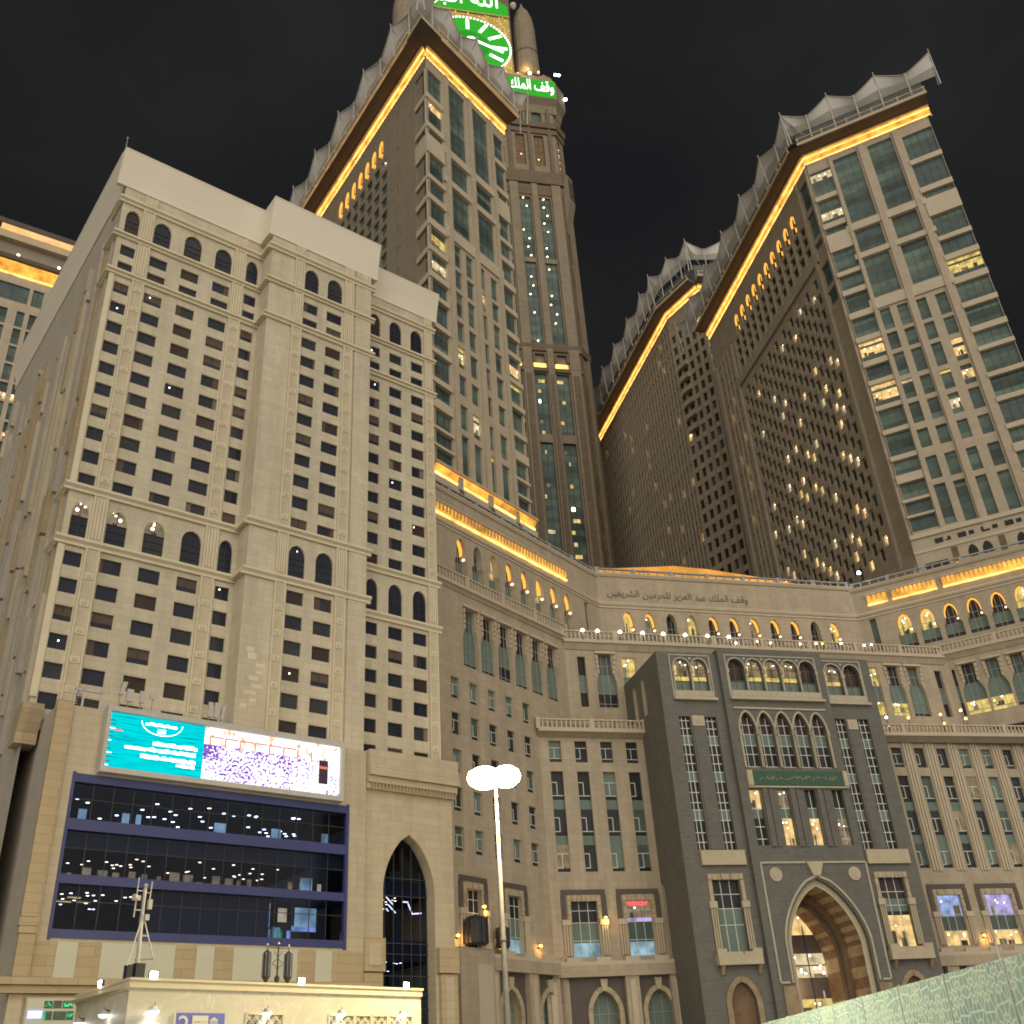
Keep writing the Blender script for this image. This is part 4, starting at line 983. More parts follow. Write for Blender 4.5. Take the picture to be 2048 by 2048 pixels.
m = MB(G); m.box(21.2, 22.7, .58, .8, 6.5, 10.6, 'gate_tan'); gate.part('pier_panel', m); m = MB(G); m.box(32.0, 33.5, .58, .8, 6.5, 10.6, 'gate_tan'); gate.part('pier_panel', m)
gate.finish()
# ---------------------------------------------------------------- the two big hotel towers
AROWS = [(159.7, 166.7), (152, 158.4), (148.9, 150.6), (138.9, 144.3), (134.2, 137.8), (128.5, 132.9), (122.5, 127), (116.9, 121.3), (112.4, 115.6), (106.7, 111.4), (101.5, 105.7), (95.9, 100.5), (92, 94.9), (87.1, 90.3), (84.0, 86.5), (80.9, 83.5)]
BROWS = [(149.9, 168.0), (141.8, 147.6), (130.3, 140.3)]
NROWS = [(122.3, 127.2), (117.6, 121.5), (111.6, 116.7), (106.5, 110.6), (101.2, 105.5), (96, 99.8), (89.6, 94.1), (80.8, 88.5)]
def tglass():
    k = rnd.random(); return 'tower_glass' if k < .5 else ('tower_glass_dark' if k < .75 else 'tower_glass_blue')
def floors(z0, z1, lit):
    """storeys of a glass bay: clear band over spandrel panel"""
    out_ = []; z = z0
    while z < z1-.01:
        zz = min(z+3.3, z1); m_ = z+(zz-z)*.42
        out_ += [(z, m_, 'teal_dark' if rnd.random() < .8 else 'teal_panel'), (m_, zz, lit if lit and rnd.random() < .5 else tglass())]; z = zz
    return out_
def tower_face(T, F, W, A, B, C, D, lit_p, seed):
    global rnd
    ops = []
    for a, b in AROWS:
        ops.append(('window', rect(*A, a, b), 0)); ops.append(('window', rect(*D, a, b), 0))
    for a, b in BROWS:
        ops.append(('window', rect(*B, a, b), 0)); ops.append(('window', rect(*C, a, b), 0))
    n4 = [B[0]+.1, (B[0]+B[1])/2+.75, C[0]-.6, (C[0]+C[1])/2+.5]
    if n4[2] < n4[1]+2.4: n4[2] = n4[1]+2.9
    for k, u in enumerate(n4):
        for a, b in NROWS: ops.append(('window', rect(u, u+1.85, a-.25*k, b-.25*k), 1))
    m = MB(F); wall(m, 0, W, 60, 171.5, [p for _, p, _ in ops], 'tower_stone', 0, .5, 'tower_trim'); T.part('wall', m)
    for nm, p, kd in ops:
        b = bbox(p); lit = None
        if rnd.random() < lit_p*(1.8 if b[3] < 130 else .7): lit = rnd.choice(['lit_warm', 'lit_yellow', 'lit_white'])
        nb = max(1, int((b[1]-b[0])/1.25))
        T.win('window', F, p, -.45, floors(b[2], b[3], lit), [b[0]+(b[1]-b[0])*i/(nb) for i in range(1, nb)], [], 'black_metal', .05)
    # raised spandrels and slim piers
    for a, b in zip(AROWS[1:], AROWS):
        if b[0]-a[1] > .3:
            m = MB(F); m.box(-.12, A[1]+.1, -.05, .22, a[1]+.03, b[0]-.03, 'tower_trim'); T.part('spandrel', m); m = MB(F); m.box(D[0]-.1, W+.12, -.05, .22, a[1]+.03, b[0]-.03, 'tower_trim'); T.part('spandrel', m)
    for u0, u1 in [(A[1], B[0]), (B[1], C[0]), (C[1], D[0])]:
        c = (u0+u1)/2; h = (u1-u0)/2*.55
        m = MB(F); m.box(c-h, c+h, -.05, .55, 78, 168.9, 'tower_stone'); T.part('pier', m)
    for z0, z1 in [(147.7, 149.3), (140.4, 141.6), (127.5, 129.8)]:
        m = MB(F); m.prism([(-.05, z0), (.3, z0), (.42, z1), (-.05, z1)], A[1]-.3, D[0]+.3, 'tower_trim'); T.part('string_course', m)
    for u0, u1, z in [(B[1]-1.7, C[0]+.4, 88.4), (B[1]-1.7, C[0]+.4, 100.4)]: pass
def crown(T, F, u0, u1, zs=169.6, lit=False):
    """lit cove band with a dentil row, dark overhanging soffit, rail ledge"""
    m = MB(F); m.face([(u0, .05, zs+.25), (u1, .05, zs+.25), (u1, .6, zs+1.95), (u0, .6, zs+1.95)], 'strip_orange')  # sloping face emits the wash of the strip below it
    m.box(u0, u1, .03, .16, zs, zs+.24, 'strip_bright'); m.box(u0, u1, .4, .62, zs+1.3, zs+1.42, 'strip_bright')
    n = int((u1-u0)/.9)
    for i in range(n+1): u = u0+(u1-u0)*i/n; m.box(u-.16, u+.16, .02, .14, zs-.55, zs-.12, 'ledge_tan')
    T.part('light_strip', m)
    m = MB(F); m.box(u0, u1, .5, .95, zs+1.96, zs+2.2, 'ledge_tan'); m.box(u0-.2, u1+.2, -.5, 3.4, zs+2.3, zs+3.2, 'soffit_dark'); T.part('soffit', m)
    m = MB(F); m.box(u0-.2, u1+.2, -1.4, .9, zs+3.2, zs+9.1, 'canopy_wall'); T.part('roof_wall', m)
    m = MB(F); m.box(u0-.3, u1+.3, 3.41, 3.75, zs+2.45, zs+3.1, 'ledge_tan'); m.box(u0-.3, u1+.3, 3.6, 3.76, zs+4.1, zs+4.28, 'ledge_tan')
    if lit: m.box(u0-.3, u1+.3, 3.5, 3.72, zs+2.33, zs+2.44, 'rail_glow'); m.box(u0-.3, u1+.3, 3.77, 3.82, zs+4.05, zs+4.33, 'rail_glow')  # glowing lines stand in for uplight falling on the ledge rails
    n = max(1, int((u1-u0)/5))
    for i in range(n+1): u = u0+(u1-u0)*i/n; m.box(u-.1, u+.1, 3.56, 3.8, zs+3.1, zs+4.5, 'ledge_tan')
    T.part('ledge', m)
plain('canopy_wall', (.095, .105, .10), .5, .3, .4)
def canopy(T, F, peaks, zl=173.0, po=4.3, zp=181.8, vo=3.5, zv=179.4, inner=(.9, 178.4)):
    """tensile roof edge: membrane pulled up to peaks on raking struts"""
    m = MB(F)
    for a, b in zip(peaks, peaks[1:]):
        n = 12; E = []
        for i in range(n+1):
            t = i/n; s_ = abs(1-2*t)**1.2; E.append((a+(b-a)*t, vo+(po-vo)*s_, zv+(zp-zv)*s_))
        for p, q in zip(E, E[1:]):
            for (f0, f1) in ((0, .5), (.5, 1)):
                mid = lambda v, f: (v[0], v[1]+(inner[0]-v[1])*f, v[2]+(inner[1]-v[2])*f-1.2*math.sin(math.pi*f)*(.1+.5*(v[2]-zv)/(zp-zv)))
                m.face([mid(p, f0), mid(q, f0), mid(q, f1), mid(p, f1)], 'membrane', True)
        for p, q in zip(E, E[1:]): m.tube(p, q, .12, .12, 'steel_pale', 5, False)
    T.part('canopy', m)
    for a, b in zip(peaks, peaks[1:]+[None]):
        m = MB(F); m.tube((a, 3.5, zl), (a, po+.15, zp+.9), .16, .08, 'steel_pale', 6)
        m.tube((a, 0, zl+3.5), (a, po-.3, zp-.6), .08, .08, 'steel_pale', 5); T.part('mast', m)
        if b is not None:
            c = (a+b)/2; m = MB(F); m.tube((c, 3.5, zl), (c, vo+.1, zv+.3), .16, .1, 'steel_pale', 6); T.part('mast', m)
def body(T, pts, z0, z1, mat):
    """closed core behind the facades"""
    m = MB(); n = len(pts)
    for i in range(n):
        a, b = pts[i], pts[(i+1) % n]; m.face([(*a, z0), (*b, z0), (*b, z1), (*a, z1)], mat)
    m.face([(*p, z1) for p in pts], mat); T.part('core', m)
def inset(F, u, o): return F.P(u, o, 0)[:2]

# --- tower behind the beige hotel
T1 = (-10.43, 120.55)
F1 = Fac(*T1, 36.5); L1 = Fac(*T1, 144.5)
tw = Bld('hotel_tower', 'pointed corner tower with green glass and orange eaves rising behind the beige hotel', 'tower', (*T1, 60))
tower_face(tw, F1, 22.6, (.05, 4.25), (6.0, 10.9), (12.9, 17.7), (19.0, 22.4), .09, 1)
ops = [rect(-4.0, -.05, a, b) for a, b in AROWS]
sl = [rect(-11.0, -10.6, z, z+2.2) for z in range(84, 168, 5)]
gr = [rect(-u-2.2, -u, z, z+2.4) for u in (15.0, 18.1, 21.2, 24.3, 27.4, 30.5, 33.6, 36.7) for z in [90+3.45*k for k in range(20)]]
ar = [arch(-u-.95, -u+.95, 159.6, 163.2, 164.9) for u in [17.6+2.97*k for k in range(7)]]
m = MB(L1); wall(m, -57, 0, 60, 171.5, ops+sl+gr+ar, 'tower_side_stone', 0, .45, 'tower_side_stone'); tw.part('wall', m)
for p in ops: b = bbox(p); tw.win('window', L1, p, -.4, floors(b[2], b[3], None))
for p in sl: tw.win('slit_window', L1, p, -.4, [(p[0][0], p[1][0], 'pane_dark')])
for p in gr: tw.win('window', L1, p, -.4, [(p[0][0], p[0][0]+.9, 'teal_dark'), (p[0][0]+.9, p[1][0], 'lit_dim' if rnd.random() < .03 else tglass())])
for p in ar:
    b = bbox(p); tw.win('arched_window', L1, p, -.42, [(159.6, 160.6, 'pane_dark'), (160.6, 164.9, 'brown_glass')])
    m = MB(L1); c = (b[0]+b[1])/2; m.band(ringpts(arch(c-.72, c+.72, 161.2, 163.1, 164.6)), .3, -.4, -.05, 'arch_glow'); m.box(c+.35, c+.7, -.3, .02, 159.4, 160.6, 'arch_glow'); tw.part('arch_glow_band', m)
for a, b in zip(AROWS[1:], AROWS):
    if b[0]-a[1] > .3: m = MB(L1); m.box(-4.1, -.05, -.05, .15, a[1]+.03, b[0]-.03, 'tower_trim'); tw.part('spandrel', m)
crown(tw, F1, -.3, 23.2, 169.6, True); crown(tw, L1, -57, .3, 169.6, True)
m = MB(); pz = [F1.P(.4, .3, 0), F1.P(.4, 3.72, 0), F1.P(-5.1, 3.72, 0), L1.P(-.4, 3.72, 0), L1.P(-.4, .3, 0)]
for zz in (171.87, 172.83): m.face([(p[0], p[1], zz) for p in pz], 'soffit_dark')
for p, q_ in zip(pz[1:], pz[2:4]): m.face([(p[0], p[1], 171.9), (q_[0], q_[1], 171.9), (q_[0], q_[1], 172.8), (p[0], p[1], 172.8)], 'ledge_tan')
tw.part('soffit', m)
canopy(tw, F1, [-6.05, 2.3, 10.4, 18.4, 26.6]); canopy(tw, L1, [-63, -51.8, -40.2, -28.6, -17, -5.4, 6.05])
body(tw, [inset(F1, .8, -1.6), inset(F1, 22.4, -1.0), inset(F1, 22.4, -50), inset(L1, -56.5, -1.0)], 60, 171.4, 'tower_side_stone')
m = MB(F1); m.face([(22.6, 0, 60), (22.6, -40, 60), (22.6, -40, 171.5), (22.6, 0, 171.5)], 'tower_side_stone'); tw.part('wall', m)
canopy(tw, F1.turn(24.0, 36.5-90), [-1, 8, 17])
# lit base storey over the podium roof
m = MB(F1); m.box(-.5, 23.2, -.2, .9, 80.2, 80.6, 'ledge_tan'); m.face([(-.3, .1, 79.0), (23, .1, 79.0), (23, .6, 80.2), (-.3, .6, 80.2)], 'strip_orange'); m.box(-.3, 23, .05, .3, 78.7, 79.05, 'strip_bright'); tw.part('light_strip', m)
m = MB(F1); m.box(-.6, 23.4, -.2, .35, 74, 78.5, 'tower_trim')
for u in (5.0, 12.0, 18.5): m.box(u, u+.9, .35, .4, 75.2, 78, 'gate_brown')
for u in (7.3, 9.3, 14.2, 16.2): m.plate([(q_, z_) for z_, l_, r_ in arch(u, u+1.1, 75, 76.2, 77.2) for q_ in (l_,)]+[(r_, z_) for z_, l_, r_ in arch(u, u+1.1, 75, 76.2, 77.2)[::-1]], .3, .39, 'pane_dark')
m.box(.5, 4, .35, .4, 76.4, 77.4, 'pane_dark'); m.box(19.8, 22.5, .35, .4, 75.5, 76.5, 'pane_dark'); tw.part('base', m)
tw.finish()

# --- right tower
T2 = (66.576, 152.065)
F2 = Fac(*T2, 115.7); L2 = Fac(*T2, 166.9)
tr_ = Bld('hotel_tower', 'right hand tower with green glass front and brown lattice windowed side', 'tower', (*T2, 60))
tower_face(tr_, F2, 24.7, (.1, 4.3), (5.2, 10.1), (12.3, 17.0), (18.9, 24.6), .14, 2)
gc_ = [rect(-4.6, -1.0, a, b) for a, b in AROWS if a > 130]
ar = [arch(-u-1.0, -u+1.0, 159.4, 163.2, 164.9) for u in [9.9+3.53*k for k in range(10)]]
up = [rect(-u-1.9, -u, z, z+2.1) for u in [6.2+3.0*k for k in range(13)] for z in (150.2, 153.3, 156.2)]
lat = []
for i in range(21):
    for j in range(17):
        u = 5.0+1.95*i; z = 80.5+3.95*j+(1.97 if i % 2 else 0)
        if z < 143.5: lat.append(rect(-u-1.45, -u, z, z+2.5))
lo = [rect(-u-1.1, -u, z, z+2.6) for u in (47.6, 49.6, 51.6, 53.6) for z in [84+4.0*k for k in range(19)]]
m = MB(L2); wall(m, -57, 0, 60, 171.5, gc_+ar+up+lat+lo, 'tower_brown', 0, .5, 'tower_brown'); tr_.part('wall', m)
for p in gc_: b = bbox(p); tr_.win('window', L2, p, -.45, floors(b[2], b[3], None))
for p in up: tr_.win('window', L2, p, -.45, [(p[0][0], p[1][0], 'brown_glass')])
for p in lo: tr_.win('window', L2, p, -.45, [(p[0][0], p[1][0], 'lit_warm' if rnd.random() < .05 else 'brown_glass')])
for p in lat:
    k = rnd.random(); z = p[0][0]
    tr_.win('lattice_window', L2, p, -.45, [(z, z+2.3, ('lit_white' if rnd.random() < .5 else 'lit_warm') if k < (.2 if z < 128 else .09) else ('tower_glass_dark' if k < .5 else 'brown_glass'))])
for p in ar:
    b = bbox(p); c = (b[0]+b[1])/2; tr_.win('arched_window', L2, p, -.46, [(159.4, 164.9, 'brown_glass')])
    m = MB(L2); m.band(ringpts(arch(c-.75, c+.75, 162.0, 163.2, 164.5)), .3, -.42, -.05, 'arch_glow'); m.box(c+.45, c+.75, -.3, .02, 159.6, 160.8, 'arch_glow'); tr_.part('arch_glow_band', m)
m = MB(L2)
m.box(-47, -4.2, -.05, .5, 146.2, 148.4, 'tower_brown'); tr_.part('string_course', m)
for a, b in [(-5.6, -4.8), (-.9, -.3), (-47.0, -46.0), (-48.9, -48.6), (-50.9, -50.6), (-52.9, -52.6), (-56.8, -55.5)]: m = MB(L2); m.box(a, b, -.05, .55, 60, 159 if a < -40 else 168.9, 'tower_brown'); tr_.part('pier', m)
for i in range(14): m = MB(L2); u = -5.6-3.0*i; m.box(u-.2, u+.2, -.05, .3, 148.5, 158.6, 'tower_brown'); tr_.part('pier', m)
crown(tr_, F2, -.2, 25.4); crown(tr_, L2, -57, .2)
canopy(tr_, F2, [-2.1, 7.8, 17.6, 28.6]); canopy(tr_, L2, [-66, -55.3, -43.8, -32.3, -20.8, -9.4, 2.1])
m = MB(); pz = [F2.P(.4, .3, 0), F2.P(.4, 3.72, 0), F2.P(-1.78, 3.72, 0), L2.P(-.4, 3.72, 0), L2.P(-.4, .3, 0)]
for zz in (171.87, 172.83): m.face([(p[0], p[1], zz) for p in pz], 'soffit_dark')
tr_.part('soffit', m)
body(tr_, [inset(F2, .6, -1.4), inset(F2, 24.5, -1.0), inset(F2, 24.5, -50), inset(L2, -56.5, -50), inset(L2, -56.5, -1.0)], 60, 171.4, 'tower_side_stone')
m = MB(F2); m.face([(24.7, 0, 60), (24.7, -45, 60), (24.7, -45, 171.5), (24.7, 0, 171.5)], 'tower_side_stone'); tr_.part('wall', m)
m = MB(F2); m.box(-.6, 30, -.2, .45, 66, 79.6, 'tower_stone'); m.box(-.6, 30, .45, .75, 79.3, 80.1, 'tower_trim'); m.box(-.6, 30, .45, .6, 76.6, 77.1, 'tower_trim')
for k in range(6):
    u = 3.0+3.6*k; m.box(u, u+1.3, .45, .5, 77.7, 78.6, 'pane_dark'); m.box(u+1.7, u+2.5, .45, .5, 77.8, 78.5, 'pane_dark')
for u in (7.4, 9.6, 14.8, 17.2, 22): a_ = arch(u, u+1.5, 74, 74.9, 76.1); m.plate([(l_, z_) for z_, l_, r_ in a_]+[(r_, z_) for z_, l_, r_ in a_[::-1]], .4, .5, 'pane_dark')
for u in (5.0, 12.2, 19.6): m.box(u, u+1.0, .45, .5, 73.0, 76.4, 'gate_brown'); m.box(u+.2, u+.5, .5, .6, 73.2, 73.6, 'bulb_warm')
m.box(.6, 4.2, .45, .5, 73.2, 74.6, 'pane_dark'); tr_.part('base', m)
m = MB(L2); m.prism([(0, 78), (3.5, 66), (0, 66)], -10, -.5, 'tower_brown'); tr_.part('base', m, 'sloping brown buttress at the foot of the tower')
tr_.finish()

# --- farther tower seen left of the right hand one
E0 = (48.65, 230.48)
LA = Fac(*E0, 164.5); LB = Fac(*E0, 145.8); LCc = LB.turn(13.3, 84.6)
tf = Bld('hotel_tower', 'farther brown ribbed tower with orange eaves, left of the lattice sided tower', 'tower', (*E0, 60))
def ribbed(F, u0, u1, pitch, ww, zrows, h, litp, mat='tower_brown'):
    ops = []
    n = int((u1-u0)/pitch)
    for i in range(n):
        for z in zrows: ops.append(rect(u0+pitch*i+.3, u0+pitch*i+.3+ww, z, z+h))
    m = MB(F); wall(m, u0, u1, 60, 199.5, ops, mat, 0, .4, mat); tf.part('wall', m)
    for p in ops:
        z = p[0][0]; tf.win('window', F, p, -.38, [(z, z+h, ('lit_warm' if rnd.random() < .6 else 'lit_yellow') if rnd.random() < litp*(2.2 if z < 110 else .5) else ('brown_glass' if rnd.random() < .7 else 'tower_glass_dark'))])
    for i in range(n+1):
        m = MB(F); m.box(u0+pitch*i-.12, u0+pitch*i+.18, -.05, .4, 60, 194, mat); tf.part('rib', m)
ribbed(LA, -63, 0, 2.1, 1.1, [86+4.2*k for k in range(26)], 2.6, .09)
ribbed(LB, 0, 13.3, 2.6, 1.5, [86+4.2*k for k in range(25)], 2.6, .10); ribbed(LCc, 0, 24, 2.6, 1.5, [86+4.2*k for k in range(25)], 2.6, .04)
crown(tf, LA, -63, .1, 196.6); crown(tf, LB, -.1, 13.4, 196.6); crown(tf, LCc, -.1, 22, 196.6)
KA = (201, 4.3, 211.6, 3.5, 209.2, (.9, 207.8))
canopy(tf, LA, [-66.6, -55, -43, -31, -18.6, -7, .7], *KA); canopy(tf, LB, [-.7, 7.6, 15.9], *KA); canopy(tf, LCc, [-2.6, 8, 19], *KA)
body(tf, [inset(LA, -62, -1), inset(LA, -.4, -1.2), inset(LB, 13.2, -1.4), inset(LCc, 23.5, -1), inset(LCc, 23.5, -40), inset(LA, -62, -40)], 60, 199, 'tower_brown')
m = MB(LB); 
for k in range(6): m.box(2.0, 5.5, -.05, 1.4, 176-4.2*k, 177.6-4.2*k, 'tower_brown')
tf.part('balcony_stack', m)
tf.finish()

# --- tower at the left edge
E1 = Fac(-84.02, 147.78, 56)
te = Bld('hotel_tower', 'flat roofed tower at left edge with one pale and one orange light strip', 'tower', E1.P(-10, 0, 60))
cols = [(-12.6, -10.9), (-10.4, -6.0), (-5.3, -3.3)]
ops = [rect(a, b, 137.6, 141.6) for a, b in [(-30, -22), (-20, -12.5), (-11.6, -5.8), (-5.2, -3.3)]]
for k in range(20):
    for u in (-28.5, -25, -21.5, -18, -14.5, -11, -7.1, -4.95): ops.append(rect(u, u+(2.3 if u < -7.5 else 1.35), 132-4.1*k, 135.6-4.1*k))
m = MB(E1); wall(m, -34, -.6, 55, 143.6, ops, 'tower_stone', 0, .4, 'tower_stone'); te.part('wall', m)
m = MB(E1); m.face([(-.6, 0, 55), (-.6, -30, 55), (-.6, -30, 143.6), (-.6, 0, 143.6)], 'tower_side_stone'); te.part('wall', m)
for p in ops:
    b = bbox(p); te.win('window', E1, p, -.35, [(b[2], b[2]+(b[3]-b[2])*.45, 'lit_warm' if rnd.random() < .16 and b[3] < 134 else 'teal_dark'), (b[2]+(b[3]-b[2])*.45, b[3], tglass())], [(b[0]+b[1])/2], (), 'black_metal', .08)
m = MB(E1); m.face([(-34, .1, 143.8), (-.7, .1, 143.8), (-.7, .9, 146.2), (-34, .9, 146.2)], 'strip_orange'); m.box(-34, -.7, .05, .3, 143.5, 143.85, 'strip_bright'); te.part('light_strip', m)
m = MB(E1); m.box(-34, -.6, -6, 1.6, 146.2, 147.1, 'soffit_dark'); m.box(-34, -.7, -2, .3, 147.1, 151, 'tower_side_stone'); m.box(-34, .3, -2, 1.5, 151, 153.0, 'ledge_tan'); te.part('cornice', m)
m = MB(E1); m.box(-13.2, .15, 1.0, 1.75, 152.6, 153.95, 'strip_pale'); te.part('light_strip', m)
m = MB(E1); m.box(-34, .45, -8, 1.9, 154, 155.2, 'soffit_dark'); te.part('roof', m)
for u, mt in ((-9.2, 'bulb_warm'), (-1.9, 'bulb_cool')): m = MB(E1); m.lathe((u, 1.5, 147.5), [(.02, -.2), (.28, 0), (.02, .2)], mt, 8); te.part('lamp', m)
te.finish()

# ---------------------------------------------------------------- clock tower
CK = Fac(27.34, 258.56, 77.0); CX = -33.3
CH = CK.turn(-2.6, 32)      # chamfered corner, right
ck = Bld('clock_tower', 'giant brown clock tower with a green lit clock face and green lettered boards', 'clock tower', CK.P(CX, -25, 60))
bays = [(-18.0, -14.1), (-11.0, -6.9), (-25.5, -22.0), (-29.5, -26.5)]
bays_l = [(2*CX-b, 2*CX-a) for a, b in bays]
ops = []; z = 68
segs = [(68, 128), (130, 173), (176, 199), (211, 246), (248, 277)]
for a, b in bays+bays_l:
    for z0, z1 in segs: ops.append(rect(a, b, z0, z1))
big = [rect(a+.2, b-.2, 293.4, 309.4) for a, b in bays+bays_l]
arw = [arch(a+.1, b-.1, 315.6, 320.5, 323.6) for a, b in bays+bays_l]
m = MB(CK); wall(m, 2*CX+2.6, -2.6, 60, 327, ops+big+arw, 'clock_stone', 0, .8, 'clock_brown'); ck.part('wall', m)
for p in ops:
    b = bbox(p); mb = MB(CK); zz = b[2]; dots = MB(CK)
    while zz < b[3]-.2:
        t = min(zz+3.9, b[3]); k = rnd.random(); low = b[3] < 200
        pane(mb, p, -.7, [(zz, zz+(t-zz)*.45, 'teal_dark'), (zz+(t-zz)*.45, t, tglass())])
        if k < (.8 if low else .6):
            u = b[0]+.2+rnd.random()*1.4; wd_ = rnd.choice([.5, 1.0, 2.0]) if low else .35
            if low: mb.box(u, min(u+wd_, b[1]-.1), -.69, -.6, zz+.3, zz+1.5, rnd.choice(['lit_warm', 'lit_white', 'lit_yellow', 'bulb_white']) if rnd.random() < .8 else 'lit_dim')
            else: mb.lathe((u+rnd.random()*1.5, -.5, zz+1.5), [(.02, -.26), (.3, 0), (.02, .26)], 'bulb_warm', 6)
        zz += 3.9
    c = (b[0]+b[1])/2; mb.box(c-.08, c+.08, -.7, -.6, b[2], b[3], 'black_metal')
    ck.wins.append(('glass_bay', mb, 1 if b[0] > -24 else .1, None))
for p in big: b = bbox(p); ck.win('window', CK, p, -.75, [(b[2], b[3], 'gate_brown')], [(b[0]+b[1])/2], [297, 301, 305], 'black_metal', .15, [((b[0]+b[1])/2+rnd.uniform(-.8, .8), rnd.uniform(296, 300), .25, 'bulb_orange')])
for p in arw: b = bbox(p); ck.win('arched_window', CK, p, -.75, [(b[2], b[3], 'teal_dark')])
for a, b in [(-22.0, -18.0), (-14.1, -11.0), (-6.9, -2.6), (-26.5, -25.5)]:
    for x0, x1 in ((a, b), (2*CX-b, 2*CX-a)):
        m = MB(CK); c = (x0+x1)/2; h = (x1-x0)/2-.5
        m.box(c-h, c+h, -.05, .9, 60, 283, 'clock_stone'); m.box(c-h*.5, c+h*.5, .9, 1.2, 60, 198, 'clock_brown'); m.box(c-.6, c+.6, -.05, .7, 289, 327, 'clock_brown'); ck.part('pier', m)
for z0, z1, o in [(199.4, 200.6, .95), (207.5, 210.0, 1.1), (278, 282, .5), (283.5, 289, 1.3), (310.2, 312.2, .8), (313, 315.3, 1.6)]:
    m = MB(CK); m.prism([(-.05, z0), (o*.7, z0), (o, z1), (-.05, z1)], 2*CX+2.0, -2.0, 'clock_brown'); ck.part('cornice', m)
for a, b in bays:
    m = MB(CK); m.box(a, b, .1, .5, 201.2, 202.6, 'strip_bright' if b < -5 else 'strip_bright'); ck.part('light_strip', m)
    m = MB(CK); m.box(a-.3, b+.3, .2, 1.0, 206, 206.7, 'clock_brown'); m.box(a-.3, a+.4, .2, 1.0, 203, 206, 'clock_brown'); m.box(b-.4, b+.3, .2, 1.0, 203, 206, 'clock_brown'); ck.part('frame', m)
# chamfers and right side
ops = [rect(1.4, 2.9, z0, z1) for z0, z1 in segs+[(293, 309)]]
m = MB(CH); wall(m, 0, 5.4, 60, 327, ops, 'clock_stone', 0, .6, 'clock_brown'); ck.part('wall', m)
for p in ops: ck.win('window', CH, p, -.5, floors(p[0][0], p[1][0], 'lit_warm'))
m = MB(CH); m.box(3.9, 5.4, -.05, .7, 60, 283, 'clock_stone'); m.box(0, 1.0, -.05, .5, 60, 283, 'clock_brown'); ck.part('pier', m)
CS = CH.turn(5.4, -13)
m = MB(CS); m.face([(0, 0, 60), (46, 0, 60), (46, 0, 327), (0, 0, 327)], 'clock_stone'); ck.part('wall', m)
for z0, z1, o in [(207.5, 210.0, 1.1), (283.5, 289, 1.3), (310.2, 312.2, .8), (313, 315.3, 1.6)]: m = MB(CH); m.prism([(-.05, z0), (o*.7, z0), (o, z1), (-.05, z1)], -.2, 5.8, 'clock_brown'); ck.part('cornice', m)
m = MB(CH); m.prism([(-.05, 262), (.8, 268), (2.6, 276), (2.6, 289), (-.05, 289)], .9, 4.6, 'clock_stone')
for u in (1.5, 2.6, 3.7): m.box(u, u+.6, 2.6, 2.66, 277.5, 287.5, 'pane_dark')
ck.part('corner_bay', m)
# flare and lettered boards
for Fq, u0, u1 in [(CK, 2*CX+1, -1.0), (CH, -.6, 6.0)]:
    m = MB(Fq); m.prism([(-.4, 322), (.2, 322), (1.0, 325.5), (2.8, 327.6), (2.8, 337.5), (-.4, 337.5)], u0, u1, 'clock_stone'); ck.part('gallery', m)
    m = MB(Fq); m.prism([(-4, 337.6), (2.2, 337.6), (1.6, 340), (-1.5, 346), (-4, 346)], u0, u1-.6, 'clock_stone'); ck.part('gallery', m)
m = MB(CK); m.box(2*CX+1.2, -1.3, 2.8, 3.1, 328, 337.2, 'clock_green'); bd = ck.part('green_board', m)
lettering(AR['almalik']+' '+AR['waqf'], CK, -2.0, 329.0, 3.12, 7.6, 17.5, 'sign_white', bd, ext=.2); lettering(AR['alaziz']+' '+AR['abd'], CK, -21.5, 329.6, 3.12, 7, 17, 'sign_white', bd, ext=.2)
for u, z_, o in [(-10.6, 340.6, 3.0), (-.4, 342.2, 2.6), (1.6, 345.0, .6)]: m = MB(CK); m.lathe((u, o, z_), [(.05, -.5), (.65, 0), (.05, .5)], 'bulb_white', 8); ck.part('lamp', m)
m = MB(CH); m.lathe((5.6, 3.4, 334), [(.05, -.6), (.8, 0), (.05, .6)], 'bulb_cool', 8); ck.part('lamp', m)
# clock storey
m = MB(CK); m.box(-50.2, -15.6, -30, -.3, 337, 398, 'clock_brown'); ck.part('clock_storey', m)
m = MB(CK); cz, cr_ = 356.4, 16.6
sq = [(-49.9, 339.8), (-16.3, 339.8), (-16.3, 377), (-49.9, 377)]
m.plate(sq, -.3, .1, 'gold_mosaic')
q = random.Random(2)
emit('gold_glint', (1.0, .74, .22), 1.5)  # glints of the lit mosaic, put in as small glowing blocks
for k in range(240):
    u, z_ = q.uniform(-49.4, -16.8), q.uniform(340.4, 376.6)
    if math.hypot(u-CX, z_-cz) > 17.6: m.box(u, u+.3, .1, .25, z_, z_+.3, 'gold_glint')
ck.part('clock_surround', m)
for r_, o, mt, nm in [(16.4, .5, 'clock_green', 'clock_face'), (8.3, .6, 'clock_green_deep', 'clock_centre')]:
    m = MB(CK); m.plate([(CX+r_*math.cos(i*math.pi/36), cz+r_*math.sin(i*math.pi/36)) for i in range(72)], .1, o, mt); cf = ck.part(nm, m)
for k in range(72):
    a = k*math.pi/36; m = MB(CK) if k == 0 else m; m.plate([(CX+16.6*math.cos(a)+.42*math.cos(i*math.pi/3), cz+16.6*math.sin(a)+.42*math.sin(i*math.pi/3)) for i in range(6)], .5, .8, 'sign_white')
ck.part('minute_lamps', m)
